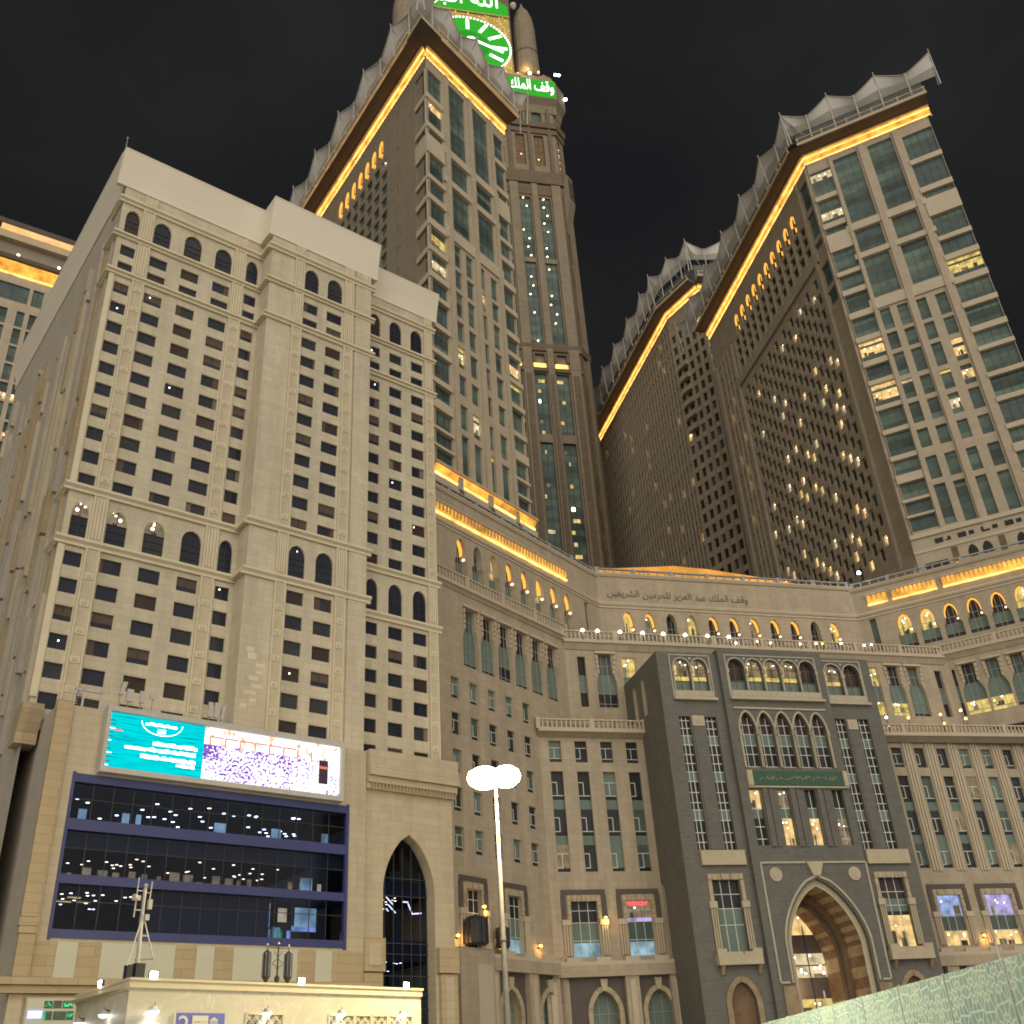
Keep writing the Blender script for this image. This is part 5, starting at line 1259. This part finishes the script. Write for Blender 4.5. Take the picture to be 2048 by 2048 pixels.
for k in range(12):
    a = math.pi/2-k*math.pi/6; L0, L1 = (9.4, 15.2); px, pz = -math.sin(a)*.62, math.cos(a)*.62; m = MB(CK)
    m.plate([(CX+L0*math.cos(a)+px, cz+L0*math.sin(a)+pz), (CX+L1*math.cos(a)+px, cz+L1*math.sin(a)+pz), (CX+L1*math.cos(a)-px, cz+L1*math.sin(a)-pz), (CX+L0*math.cos(a)-px, cz+L0*math.sin(a)-pz)], .6, .9, 'sign_white'); ck.part('hour_mark', m)
m = MB(CK); m.band([(-33.6, 360.0), (-19.8, 353.6)], .95, .95, 1.3, 'sign_white'); m.plate([(-31.9+1.3*math.cos(i*math.pi/6), 359.2+1.3*math.sin(i*math.pi/6)) for i in range(12)], .95, 1.35, 'sign_white'); ck.part('clock_hand', m)
m = MB(CK); m.band([(-33.3, 356.4), (-41.5, 360.5)], 1.7, .95, 1.25, 'sign_white'); ck.part('clock_hand', m)
# upper green board and its frame
m = MB(CK); m.plate([(-50, 377.6), (-16.4, 377.6), (-16.4, 384), (-20.5, 387.5), (-23.5, 392), (-23.5, 404), (-43, 404), (-43, 392), (-46, 387.5), (-50, 384)], -.3, .3, 'clock_green'); bd = ck.part('green_board', m)
lettering(AR['akbar']+' '+AR['allah'], CK, -20.4, 379.0, .34, 16, 27, 'sign_white', bd, ext=.25)
m = MB(CK); m.band([(-50.4, 377.2), (-16.1, 377.2)], .6, -.2, .6, 'gold_glint') if 0 else m.band([(-50.4, 377.25), (-16.1, 377.25)], .7, .1, .5, 'gold_mosaic'); ck.part('cornice', m)
for cu in (-9.1, 2*CX+9.1):   # round corner turrets
    T = CK.P(cu, -5, 0)
    m = MB(); m.lathe((T[0], T[1], 0), [(5.0, 337), (4.9, 346), (4.7, 362), (4.5, 378), (3.9, 384), (2.6, 389), (1.0, 392), (.1, 396)], 'clock_stone', 16)
    m.lathe((T[0], T[1], 0), [(5.3, 344.4), (5.4, 345.6), (5.0, 346.2)], 'clock_brown', 16); m.lathe((T[0], T[1], 0), [(4.9, 360.4), (5.0, 361), (4.75, 361.6)], 'clock_brown', 16); ck.part('turret', m)
    for k in range(8):
        a = k*math.pi/4; m = MB(); m.box(T[0]+5.6*math.cos(a)-.25, T[0]+5.6*math.cos(a)+.25, T[1]+5.6*math.sin(a)-.25, T[1]+5.6*math.sin(a)+.25, 346.2, 346.7, 'bulb_orange'); ck.part('turret_lamp', m)
    l = bpy.data.lights.new('turret_light', 'POINT'); l.energy = 1300; l.color = (1, .62, .22); l.shadow_soft_size = .4; o = bpy.data.objects.new('turret_light', l); COL.objects.link(o); o.parent = ck.root; o.location = Vector((T[0]-1.5, T[1]-7.4, 347.5))-ck.root.location
m = MB(CK); m.lathe((-13.8, -.5, 386.5), [(.1, -2), (1.3, -.6), (1.3, .8), (.1, 2)], 'steel_pale', 10); ck.part('finial', m)
body(ck, [CK.P(2*CX+3, -1.5, 0)[:2], CK.P(-3, -1.5, 0)[:2], CS.P(.4, -1.2, 0)[:2], CS.P(45, -1, 0)[:2], CK.P(2*CX+3, -50, 0)[:2]], 60, 336, 'clock_brown')
ck.finish()
# ---------------------------------------------------------------- low service building in front
SV = Fac(-13.448, 36.213, 42.2); SS = Fac(-13.448, 36.213, 139.5)
plain('service_wall', (.60, .555, .41), .45, .06, .5, spec=.35); plain('service_trim', (.66, .58, .38), .6, .05, .4); plain('lattice', (.58, .52, .36), .6, .06, 1)
m_ = MATS['service_wall']; t = m_.node_tree; b = t.nodes['Principled BSDF']     # veined marble slabs
tcx = N(t, 'ShaderNodeTexCoord'); wv = N(t, 'ShaderNodeTexNoise'); wv.inputs['Scale'].default_value = .55; wv.inputs['Detail'].default_value = 9; wv.inputs['Distortion'].default_value = 2.2
t.links.new(tcx.outputs['Object'], wv.inputs[0])
r = ramp(t, [(.40, (.64, .60, .46)), (.49, (.60, .555, .41)), (.505, (.70, .67, .55)), (.53, (.61, .565, .42)), (.7, (.57, .52, .38))], wv.outputs[0]); t.links.new(r.outputs[0], b.inputs['Base Color'])
sv = Bld('service_building', 'low marble clad service building with pierced lattice windows and roof floodlights', 'building', SV.P(6, -2, 0))
LATT = [(4.52, 5.14), (5.28, 6.0), (8.08, 8.36), (8.52, 9.2), (9.33, 10.03), (10.17, 10.85), (11.0, 11.66), (11.8, 12.12)]
lo = [rect(a, b_, 3.2, 5.04) for a, b_ in LATT]
m = MB(SV); wall(m, 0, 12.62, 0, 5.8, lo, 'service_wall', 0, .12, 'service_trim'); m.face([(0, 0, 5.8), (12.62, 0, 5.8), (12.62, -5, 5.8), (0, -5, 5.8)], 'service_trim')
m.face([(12.62, 0, 0), (12.62, -5, 0), (12.62, -5, 5.8), (12.62, 0, 5.8)], 'service_wall'); sv.part('wall', m)
m = MB(SS); m.face([(-5, 0, 0), (0, 0, 0), (0, 0, 5.8), (-5, 0, 5.8)], 'service_wall'); sv.part('wall', m)
m = MB(SV); m.box(-.04, 12.66, -.3, .06, 5.78, 6.0, 'service_trim'); m.box(-.06, 12.7, -.3, .1, 6.0, 6.08, 'service_trim'); sv.part('cornice', m)
m = MB(SS); m.box(-5, -.02, -.3, .05, 5.72, 6.0, 'service_trim'); m.box(-5, -.02, -.3, .08, 6.0, 6.08, 'service_trim'); sv.part('cornice', m)
for a, b_ in LATT:     # pierced screens: rings and bars of real thickness
    m = MB(SV); n = max(1, round((b_-a)/.17)); sx_ = (b_-a)/n
    m.box(a, b_, -.09, -.08, 3.2, 5.04, 'gate_brown')
    for i in range(n+1): u = a+sx_*i; m.box(u-.016, u+.016, -.05, .0, 3.2, 5.04, 'lattice')
    for j in range(12):
        z = 5.04-.16*j; m.box(a, b_, -.048, .002, z-.016, z+.016, 'lattice')
        for i in range(n):
            c_ = a+sx_*(i+.5)
            if (i+j) % 2 == 0: m.plate([(c_+.062*math.cos(k*math.pi/4), z-.08+.062*math.sin(k*math.pi/4)) for k in range(8)], -.05, .004, 'lattice')
            m.band([(c_-sx_/2, z), (c_+sx_/2, z-.16)], .022, -.046, -.002, 'lattice')
    m.box(a-.06, a, -.02, .03, 3.2, 5.1, 'service_trim'); m.box(b_, b_+.06, -.02, .03, 3.2, 5.1, 'service_trim'); m.box(a-.06, b_+.06, -.02, .034, 5.04, 5.11, 'service_trim')
    sv.part('lattice_window', m)
sv.finish()
# wall sign "2"
plain('sign_blue', (.16, .17, .50), .5, .05, .6); plain('sign_cream', (.72, .70, .55), .5, .05, 1)
sg = thing('wall_sign', 'blue wall sign with a big number 2 beside white panels', 'sign', SV.P(2.67, 0, 4.5))
m = MB(SV); m.box(1.74, 3.6, 0, .05, 4.0, 5.06, 'sign_blue'); m.box(1.7, 1.74, 0, .06, 4.0, 5.06, 'sign_cream'); m.build('board', sg)
m = MB(SV); m.box(2.36, 2.96, .05, .06, 4.3, 4.98, 'sign_cream'); m.box(2.42, 2.68, .06, .064, 4.775, 4.8, 'steel_grey'); m.box(2.72, 2.9, .06, .064, 4.785, 4.8, 'steel_grey'); m.build('panel', sg)
m = MB(SV); m.plate([(3.0, 4.83), (3.19, 4.94), (3.36, 4.83)], .05, .06, 'sign_cream'); m.box(3.02, 3.34, .05, .06, 4.78, 4.81, 'sign_cream'); m.box(3.02, 3.34, .05, .06, 4.55, 4.75, 'sign_cream'); m.build('emblem', sg)
lettering('2', SV, 2.24, 4.38, .052, .6, .4, 'sign_cream', sg, 'numeral', .012)

# wall lamps (dome shade with lit bowl)
def wall_lamp(F, u, z, lbl, power=22):
    r_ = thing('wall_lamp', lbl, 'lamp', F.P(u, 0, z), 'dome wall lamps on the service building')
    m = MB(F); m.tube((u, 0, z+.12), (u, .2, z+.16), .02, .02, 'black_metal', 6); m.lathe((u, .2, z), [(.03, .16), (.08, .12), (.16, 0)], 'steel_pale', 12); m.tube((u, .2, z+.15), (u, .2, z+.28), .012, .008, 'black_metal', 5); m.build('shade', r_)
    m = MB(F); m.lathe((u, .2, z), [(.155, -.005), (.12, -.07), (.01, -.1)], 'bulb_cool', 12); m.build('bulb', r_)
    l = bpy.data.lights.new('lamp_light', 'SPOT'); l.energy = power; l.color = (.95, .98, 1); l.shadow_soft_size = .1; l.spot_size = R(150); l.spot_blend = .6
    o = bpy.data.objects.new('lamp_light', l); COL.objects.link(o); o.parent = r_; p = F.P(u, .3, z-.16); o.location = Vector(p)-r_.location
for u, lbl in [(.86, 'dome wall lamp left of the blue number sign'), (5.22, 'dome wall lamp between the two narrow lattice windows'), (8.5, 'dome wall lamp at left end of the long lattice row'), (11.5, 'dome wall lamp at right end of the long lattice row')]: wall_lamp(SV, u, 5.08, lbl)
wall_lamp(SS, -1.55, 5.12, 'dome wall lamp on shaded side wall, nearer the corner', 14); wall_lamp(SS, -3.95, 5.08, 'dome wall lamp on shaded side wall, far from the corner', 14)
# roof floodlights
def flood(F, u, lbl, o=.18):
    r_ = thing('floodlight', lbl, 'floodlight', F.P(u, 0, 6.08), 'floodlights along the service building roof edge')
    m = MB(F); m.tube((u, -.1, 6.08), (u, .08, 6.16), .03, .03, 'black_metal', 6); m.box(u-.13, u+.13, .0, .1, 6.08, 6.28, 'black_metal'); m.build('housing', r_)
    m = MB(F); m.box(u-.12, u+.12, .1, .13, 6.09, 6.27, 'flood_cool'); m.build('lens', r_)
    l = bpy.data.lights.new('flood_light', 'SPOT'); l.energy = 130; l.color = (.85, .93, 1); l.spot_size = R(140); l.spot_blend = .8; l.shadow_soft_size = .12
    ob = bpy.data.objects.new('flood_light', l); COL.objects.link(ob); ob.parent = r_; p = F.P(u, .2, 6.18); ob.location = Vector(p)-r_.location
    ob.rotation_euler = Vector((F.nx, F.ny, -.6)).to_track_quat('-Z', 'Y').to_euler()
for u, lbl in [(.75, 'white floodlight beside the antenna mast on service roof edge'), (6.68, 'white floodlight beside the hanging lanterns on service roof edge'), (11.76, 'white floodlight at right end of service roof edge')]: flood(SV, u, lbl)
flood(SS, -2.55, 'white floodlight on the shaded side roof edge of service building')

# antenna mast on the service roof
am = thing('antenna_mast', 'slim steel antenna mast with dishes and whips standing on service roof', 'antenna', SV.P(.95, -1.5, 5.8))
S2 = SV.off(-1.5)
m = MB(S2); m.tube((.96, 0, 5.8), (.93, 0, 8.2), .085, .07, 'steel_pale', 8); m.tube((.93, 0, 8.2), (.93, 0, 9.2), .06, .06, 'steel_pale', 8)
m.tube((.97, 0, 8.3), (1.5, .05, 6.9), .025, .025, 'steel_pale', 5); m.tube((.97, 0, 8.3), (.45, .25, 6.6), .025, .025, 'steel_pale', 5); m.tube((1.22, .02, 7.62), (.93, 0, 7.62), .03, .03, 'steel_pale', 5)
m.tube((.84, 0, 6.83), (1.52, 0, 6.9), .03, .03, 'steel_grey', 6); m.build('pole', am)
m = MB(S2)
for u, z0, z1 in ((.62, 8.2, 9.55), (1.14, 8.75, 9.45)): m.tube((u, 0, z0), (u+.03, 0, z1), .03, .02, 'steel_pale', 6)
for z in (9.1, 8.45): m.tube((.62, 0, z), (.93, 0, z), .025, .025, 'steel_pale', 5)
m.tube((.93, 0, 9.05), (1.14, 0, 9.05), .02, .02, 'steel_pale', 5); m.build('whip', am)
m = MB(S2); m.tube((.5, .05, 8.85), (.62, .02, 8.85), .11, .11, 'steel_pale', 10); m.box(.62, .76, -.05, .08, 8.76, 8.92, 'steel_pale'); m.lathe((.93, 0, 9.28), [(.01, -.09), (.09, 0), (.01, .09)], 'steel_pale', 8)
m.box(1.08, 1.22, -.05, .1, 8.5, 8.82, 'steel_pale'); m.box(1.02, 1.16, -.05, .1, 8.12, 8.32, 'steel_pale'); m.build('dish', am)
m = MB(S2); m.box(.86, 1.2, -.2, .14, 5.85, 6.72, 'black_metal'); m.box(.56, .78, -.15, .1, 6.1, 6.66, 'black_metal'); m.build('cabinet', am)
# lantern stand
ln = thing('lantern_stand', 'ornamental stand with two long dark hanging lanterns on service roof', 'lantern', SV.P(6.7, -1.5, 5.8))
m = MB(S2); m.tube((6.7, 0, 5.8), (6.7, 0, 7.62), .035, .03, 'black_metal', 8); m.lathe((6.7, 0, 6.35), [(.02, -.1), (.1, 0), (.1, .12), (.03, .2)], 'black_metal', 8); m.lathe((6.7, 0, 7.66), [(.01, -.05), (.06, 0), (.01, .06)], 'steel_pale', 8)
for sgn in (-1, 1):
    pr = None
    for k in range(15):
        a = k*.75; p = (6.7+sgn*(.1+.02*k*math.sin(a)*.6+.07*math.cos(a)), 0, 7.4-.045*k)
        if pr: m.tube(pr, p, .012, .012, 'black_metal', 4)
        pr = p
    m.tube((6.7, 0, 7.5), (6.7+sgn*.5, 0, 7.5), .015, .015, 'black_metal', 5)
m.build('post', ln)
for u in (6.2, 7.18):
    m = MB(S2); m.lathe((u, 0, 6.9), [(.02, .55), (.05, .5), (.17, .4), (.17, -.42), (.06, -.6), (.06, -.66)], 'black_metal', 8)
    for k in range(8): a = k*math.pi/4; p = (u+.165*math.cos(a), .165*math.sin(a)); m.tube((p[0], p[1], 6.5), (p[0], p[1], 7.3), .012, .012, 'steel_grey', 4)
    m.lathe((u, 0, 7.6), [(.01, -.05), (.05, 0), (.01, .06)], 'steel_pale', 8); m.tube((u, 0, 7.4), (u, 0, 7.6), .012, .012, 'black_metal', 4); m.tube((u-.06, 0, 5.8), (u-.02, 0, 6.3), .02, .02, 'black_metal', 5); m.tube((u+.06, 0, 5.8), (u+.02, 0, 6.3), .02, .02, 'black_metal', 5)
    m.build('lantern', ln)
# green lit sign board at the far left
sb = thing('led_sign', 'small cream sign box with green lit grid and a white blue panel, lower left', 'sign', LP.P(3.7, 0, 8.5))
m = MB(LP); m.box(2.12, 5.3, 0, .5, 6.9, 9.32, 'gate_cream'); m.box(2.2, 5.15, .5, .54, 7.0, 9.22, 'marble_pale'); m.build('box', sb)
emit('led_green', (.04, .75, .28), .9, .6, 2); emit('led_blue', (.30, .35, 1.0), 2.0); plain('led_off', (.05, .09, .06), .5, .4, 2)
m = MB(LP); m.box(2.28, 3.14, .54, .6, 8.1, 8.56, 'led_blue'); m.box(2.34, 3.08, .6, .62, 8.15, 8.5, 'sign_white'); m.build('lit_panel', sb)
m = MB(LP)
for a, b_, z0, z1 in [(3.2, 3.7, 8.68, 9.1), (3.75, 4.25, 8.68, 9.12), (4.32, 4.95, 8.68, 9.12), (3.3, 3.75, 8.02, 8.52), (3.82, 4.6, 8.02, 8.52), (4.64, 5.05, 8.02, 8.52)]: m.box(a, b_, .54, .57, z0, z1, 'led_off')
wavy(m, 3.25, 3.65, 8.88, .16, .59, 'led_green', .03, 1); wavy(m, 4.4, 4.95, 8.88, .2, .59, 'led_green', .05, 2); wavy(m, 4.66, 5.0, 8.27, .2, .59, 'led_green', .06, 3); m.box(3.25, 3.36, .57, .6, 8.05, 8.5, 'led_green'); m.build('lit_grid', sb)

# ---------------------------------------------------------------- street lamp
emit('lamp_glare', (1.0, .90, .55), 26)
LX, LY = -1.6, 46.0
sl_ = thing('street_lamp', 'tall pale street lamp with glaring double head in front of the podium', 'street lamp', (LX, LY, 0))
m = MB(); m.tube((LX+.12, LY, 0), (LX+.06, LY, 7.8), .15, .115, 'lamp_steel', 12); m.tube((LX+.06, LY, 7.8), (LX+.05, LY, 14.2), .12, .065, 'lamp_steel', 12); m.tube((LX+.06, LY, 7.75), (LX+.06, LY, 7.85), .14, .14, 'lamp_steel', 12); m.box(LX-.02, LX+.2, LY-.2, LY-.1, 1.0, 1.6, 'steel_grey'); m.build('pole', sl_)
m = MB(); m.tube((LX-.9, LY, 14.35), (LX+1.0, LY, 14.3), .06, .06, 'steel_pale', 8); m.tube((LX+.05, LY, 14.1), (LX+.05, LY, 14.5), .09, .09, 'steel_pale', 8); m.build('cross_arm', sl_)
for sgn, cx_ in ((-1, LX-.42), (1, LX+.55)):
    m = MB(); m.box(cx_-.3, cx_+.3, LY-.05, LY+.3, 14.95, 15.12, 'steel_grey'); hd = m.build('lamp_head', sl_)
    rr = .80 if sgn < 0 else .66
    m = MB(); m.lathe((cx_, LY-.1, 14.6), [(.02, -.46), (rr*.55, -.42), (rr*.9, -.22), (rr, .02), (rr*.9, .24), (rr*.5, .42), (.02, .47)], 'lamp_glare', 16); m.build('lens', hd)  # lens swollen to the outline of the lamp's glare
l = bpy.data.lights.new('street_light', 'POINT'); l.energy = 13000; l.color = (1, .82, .50); l.shadow_soft_size = .5
o = bpy.data.objects.new('street_light', l); COL.objects.link(o); o.parent = sl_; o.location = (1.2, -1.4, 13.2)

# ---------------------------------------------------------------- patterned hoarding, right foreground
m_, t, b = newmat('hoarding_print'); uv = N(t, 'ShaderNodeUVMap')
def mnode(op, a, bb=None):
    x = N(t, 'ShaderNodeMath', operation=op)
    for i, v in enumerate((a, bb)):
        if v is None: continue
        if isinstance(v, (int, float)): x.inputs[i].default_value = v
        else: t.links.new(v, x.inputs[i])
    return x.outputs[0]
def rosettes(scale, seed, rays):      # star rosettes: rays between an inner and an outer ring, cells joined edge to edge
    mpp = N(t, 'ShaderNodeMapping'); mpp.inputs['Scale'].default_value = (scale, scale, 1); mpp.inputs['Location'].default_value = (seed, seed*.6, 0)
    t.links.new(uv.outputs[0], mpp.inputs[0])
    vo_ = N(t, 'ShaderNodeTexVoronoi', voronoi_dimensions='2D', feature='F1'); ve = N(t, 'ShaderNodeTexVoronoi', voronoi_dimensions='2D', feature='DISTANCE_TO_EDGE')
    for v in (vo_, ve): v.inputs['Scale'].default_value = 1; v.inputs['Randomness'].default_value = .38; t.links.new(mpp.outputs[0], v.inputs['Vector'])
    sb = N(t, 'ShaderNodeVectorMath', operation='SUBTRACT'); t.links.new(mpp.outputs[0], sb.inputs[0]); t.links.new(vo_.outputs['Position'], sb.inputs[1])
    sp = N(t, 'ShaderNodeSeparateXYZ'); t.links.new(sb.outputs[0], sp.inputs[0])
    ang = mnode('ARCTAN2', sp.outputs[1], sp.outputs[0]); r_ = vo_.outputs['Distance']
    ray = mnode('MULTIPLY', mnode('ABSOLUTE', mnode('SUBTRACT', mnode('FRACT', mnode('MULTIPLY', ang, rays/(2*math.pi))), .5)), mnode('MULTIPLY', r_, 2*math.pi/rays))
    inner = mnode('MULTIPLY', mnode('LESS_THAN', r_, .13), 1.0); ray = mnode('ADD', ray, inner)
    wob = mnode('MULTIPLY', mnode('COSINE', mnode('MULTIPLY', ang, rays)), .028)
    ring = mnode('ABSOLUTE', mnode('SUBTRACT', mnode('ADD', r_, wob), .33)); ring2 = mnode('ABSOLUTE', mnode('SUBTRACT', r_, .14))
    return mnode('MINIMUM', mnode('MINIMUM', ray, ring), mnode('MINIMUM', ring2, ve.outputs['Distance']))
lo_ = rosettes(1.15, .3, 10)
n1 = N(t, 'ShaderNodeTexNoise'); n1.inputs['Scale'].default_value = .6; t.links.new(uv.outputs[0], n1.inputs[0])
lines = ramp(t, [(.0, (1, 1, 1)), (.020, (1, 1, 1)), (.032, (0, 0, 0))], lo_)
basec = ramp(t, [(.35, (.36, .55, .51)), (.5, (.28, .46, .47)), (.65, (.23, .41, .47))], n1.outputs[0])
mx = N(t, 'ShaderNodeMix', data_type='RGBA'); t.links.new(lines.outputs[0], mx.inputs[0]); t.links.new(basec.outputs[0], mx.inputs[6]); mx.inputs[7].default_value = (.66, .84, .78, 1)
t.links.new(mx.outputs[2], b.inputs['Base Color']); b.inputs['Roughness'].default_value = .45
HB = Fac(10.57, 24.6, 180); 
hb = thing('hoarding', 'long pale green hoarding printed with a lattice pattern, right foreground', 'hoarding', HB.P(-10, 0, 0))
def ht(u): return 4.0+(-u)*.0175
us = [-58+4.05*k for k in range(17)]
for a, b_ in zip(us, us[1:]):
    m = MB(HB); m.plate([(a+.015, .1), (b_-.015, .1), (b_-.015, ht(b_)), (a+.015, ht(a))], -.04, .0, 'hoarding_print'); m.build('panel', hb)
for a in us:
    m = MB(HB); m.box(a-.035, a+.035, -.02, .025, .1, ht(a)+.02, 'bar_white'); m.build('joint_strip', hb)
    m = MB(HB); m.box(a-.05, a+.05, -.14, -.05, 0, ht(a)-.05, 'steel_grey'); m.build('post', hb)
# slim white poles behind it
for u, z1, lbl in [(23.75, 10.1, 'slim white pole standing before the portal glass'), (32.1, 10.35, 'short white pole end at right foot of the portal'), (44.45, 14.4, 'slim white pole before the first blue lit window right of the gate')]:
    p = G.P(u, 4, 0); r_ = thing('flag_pole', lbl, 'pole', p, 'slim white poles behind the hoarding'); s_ = .955
    m = MB(G); m.tube((u, 4, 0), (u, 4, 1.7+(z1-1.7)*s_), .12, .09, 'bar_white', 8); m.build('shaft', r_)
    m = MB(G); m.lathe((u, 4, 1.7+(z1-1.7)*s_), [(.09, 0), (.12, .05), (.01, .14)], 'steel_pale', 8); m.build('cap', r_)

# ---------------------------------------------------------------- small terrace lamps and sconces
def bulb_lamp(F, u, o, z, zb, mat, lbl, grp, r=.17, nm='terrace_lamp'):
    r_ = thing(nm, lbl, 'lamp', F.P(u, o, zb), grp)
    m = MB(F); m.tube((u, o, zb), (u, o, z-r*.6), .05, .04, 'black_metal', 6); m.build('stem', r_)
    m = MB(F); m.lathe((u, o, z), [(.02, -r), (r*.8, -r*.6), (r, 0), (r*.8, r*.6), (.02, r)], mat, 10); m.build('globe', r_)
    return r_
g1 = 'globe lamps on the long central terrace rail'
cmu = lambda u: u*.95+7.6
LB1 = [(-2.76, 'bulb_warm', 'globe lamp at far left end of the central terrace rail'), (-.6, 'bulb_warm', 'second globe lamp from left end of the central terrace rail')]
for k, (u, mt) in enumerate([(-2.76, 'bulb_white'), (-.6, 'bulb_white'), (2.64, 'bulb_white'), (5.95, 'bulb_white'), (8.98, 'bulb_white'), (12.25, 'bulb_white'), (15.6, 'bulb_white'), (18.85, 'bulb_white')]):
    q = CW.P(u, 0, 57.2); d = Vector(q)-CAM; nrm = Vector((CM.nx, CM.ny, 0)); tt = (Vector(CM.P(0, .6, 0))-CAM).dot(nrm)/d.dot(nrm); p = CAM+d*tt
    uu = (p.x-CM.x)*CM.ex+(p.y-CM.y)*CM.ey
    bulb_lamp(CM, uu, .6, p.z, 52.3, mt, 'white globe lamp on the central terrace rail, ' + ['left end', 'second', 'under first lit arch', 'under second lit arch', 'under third arch', 'under fourth arch', 'under fifth lit arch', 'under sixth lit arch'][k] + ' from left'*(k == 1), g1, .22)
for k, (u, z, mt) in enumerate([(19.8, 56.3, 'bulb_white'), (23.1, 56.7, 'bulb_warm'), (25.2, 56.55, 'bulb_warm'), (29.84, 56.6, 'bulb_white'), (32.4, 56.8, 'bulb_warm'), (33.4, 56.8, 'bulb_orange'), (36.45, 57.0, 'bulb_white'), (40.2, 56.85, 'bulb_white'), (41.4, 57.0, 'bulb_warm')]):
    q = CW.P(u, 0, z); d = Vector(q)-CAM; nrm = Vector((CM.nx, CM.ny, 0)); tt = (Vector(CM.P(0, .6, 0))-CAM).dot(nrm)/d.dot(nrm); p = CAM+d*tt
    uu = (p.x-CM.x)*CM.ex+(p.y-CM.y)*CM.ey
    bulb_lamp(CM, uu, .6, p.z, 52.3, mt, ['small white', 'faint pink', 'pale orange', 'small cool white', 'faint warm', 'dim orange', 'small bright', 'tiny white', 'tiny warm'][k]+' lamp low on the right half of central terrace rail', g1, .13 if k else .15)
g2 = 'globe lamps on the lower right terrace'
for u, z, mt, lbl in [(2.6, 41.9, 'bulb_warm', 'warm upper globe lamp beside the gate on lower right terrace'), (2.9, 40.9, 'bulb_white', 'white lower globe lamp beside the gate on lower right terrace'), (5.6, 41.9, 'bulb_cool', 'cool white globe lamp, upper middle of lower right terrace'), (5.8, 40.9, 'bulb_white', 'white lower globe lamp, middle of lower right terrace'), (8.7, 41.9, 'bulb_orange', 'orange globe lamp before the narrow window on lower right terrace'), (13.4, 42.4, 'bulb_orange', 'orange upper globe lamp below first yellow window'), (13.6, 41.2, 'bulb_orange', 'orange lower globe lamp below first yellow window'), (16.5, 43.0, 'bulb_warm', 'warm upper globe lamp below second yellow window'), (16.9, 41.9, 'bulb_orange', 'orange lower globe lamp below second yellow window')]:
    bulb_lamp(CLb, u, .35, z-.3, 39.4, mt, lbl, g2, .17)
g3 = 'pinkish lamps on the lower left terrace'
for k, u in enumerate([6.4, 7.8, 9.2, 10.1, 11.3]):
    bulb_lamp(CL, u, .5, 40.3-.0, 39.1, 'bulb_warm', ['first', 'second', 'third', 'fourth', 'last'][k]+' pinkish lamp from the left on lower left terrace rail', g3, .13)
r_ = bulb_lamp(RW, 2.0, 1.6, 67.4, 65.7, 'flood_cool', 'bright white roof floodlight above the right wing corner', 'roof floodlights on the block', .26, 'roof_floodlight')
# orange sconces by the big windows
for F, u, z, lbl in [(LM, -28.9, 18.6, 'orange wall sconce left of street lamp, by first framed window'), (LM, -32.9, 15.7, 'orange wall sconce at the far left of podium parapet'), (LM, -26.8, 15.6, 'orange wall sconce just left of street lamp pole'), (LM, -20.2, 15.6, 'orange wall sconce right of street lamp pole'), (CL, 5.9, 18.4, 'orange wall sconce beside the central framed window'), (CL, 51.6, 15.6, 'orange wall sconce between the two blue lit windows')]:
    r_ = thing('wall_sconce', lbl, 'lamp', F.P(u, 0, z), 'orange wall sconces on the podium')
    m = MB(F); m.box(u-.12, u+.12, 0, .3, z-.1, z+.05, 'black_metal'); m.box(u-.2, u+.2, .1, .5, z+.3, z+.36, 'black_metal'); m.build('bracket', r_)
    m = MB(F); m.lathe((u, .3, z+.18), [(.03, -.16), (.16, -.05), (.16, .08), (.03, .15)], 'bulb_orange', 8); m.build('bulb', r_)
    l = bpy.data.lights.new('sconce_light', 'POINT'); l.energy = 45; l.color = (1, .52, .12); l.shadow_soft_size = .12; o = bpy.data.objects.new('sconce_light', l); COL.objects.link(o); o.parent = r_; o.location = Vector(F.P(u, .55, z-.25))-r_.location
# dark lantern shaped fixtures on the ledge
for F, u, w_, h_, lbl in [(LM, -31.05, 2.4, 2.5, 'large dark lantern shaped fixture on podium ledge beside the pointed portal'), (LM, -27.0, 1.3, 1.9, 'smaller dark lantern shaped fixture on podium ledge by the lamp pole')]:
    r_ = thing('ledge_lantern', lbl, 'lantern', F.P(u, .9, 14.4)); m = MB(F)
    z0 = 15.0; m.lathe((u, .9, 0), [(w_*.38, z0), (w_*.5, z0+.2), (w_*.5, z0+h_-.3), (w_*.40, z0+h_), (.1, z0+h_+.3)], 'black_metal', 10)
    m.build('lantern_body', r_); m = MB(F)
    for k in range(10): a = k*math.pi/5; m.tube((u+w_*.5*math.cos(a), .9+w_*.5*math.sin(a), z0+.2), (u+w_*.5*math.cos(a), .9+w_*.5*math.sin(a), z0+h_), .06, .06, 'steel_grey' if 0 else 'black_metal', 5)
    m.tube((u, .9, 13.6), (u, .9, z0+.1), .12, .12, 'black_metal', 6)
    m.build('ribs', r_)
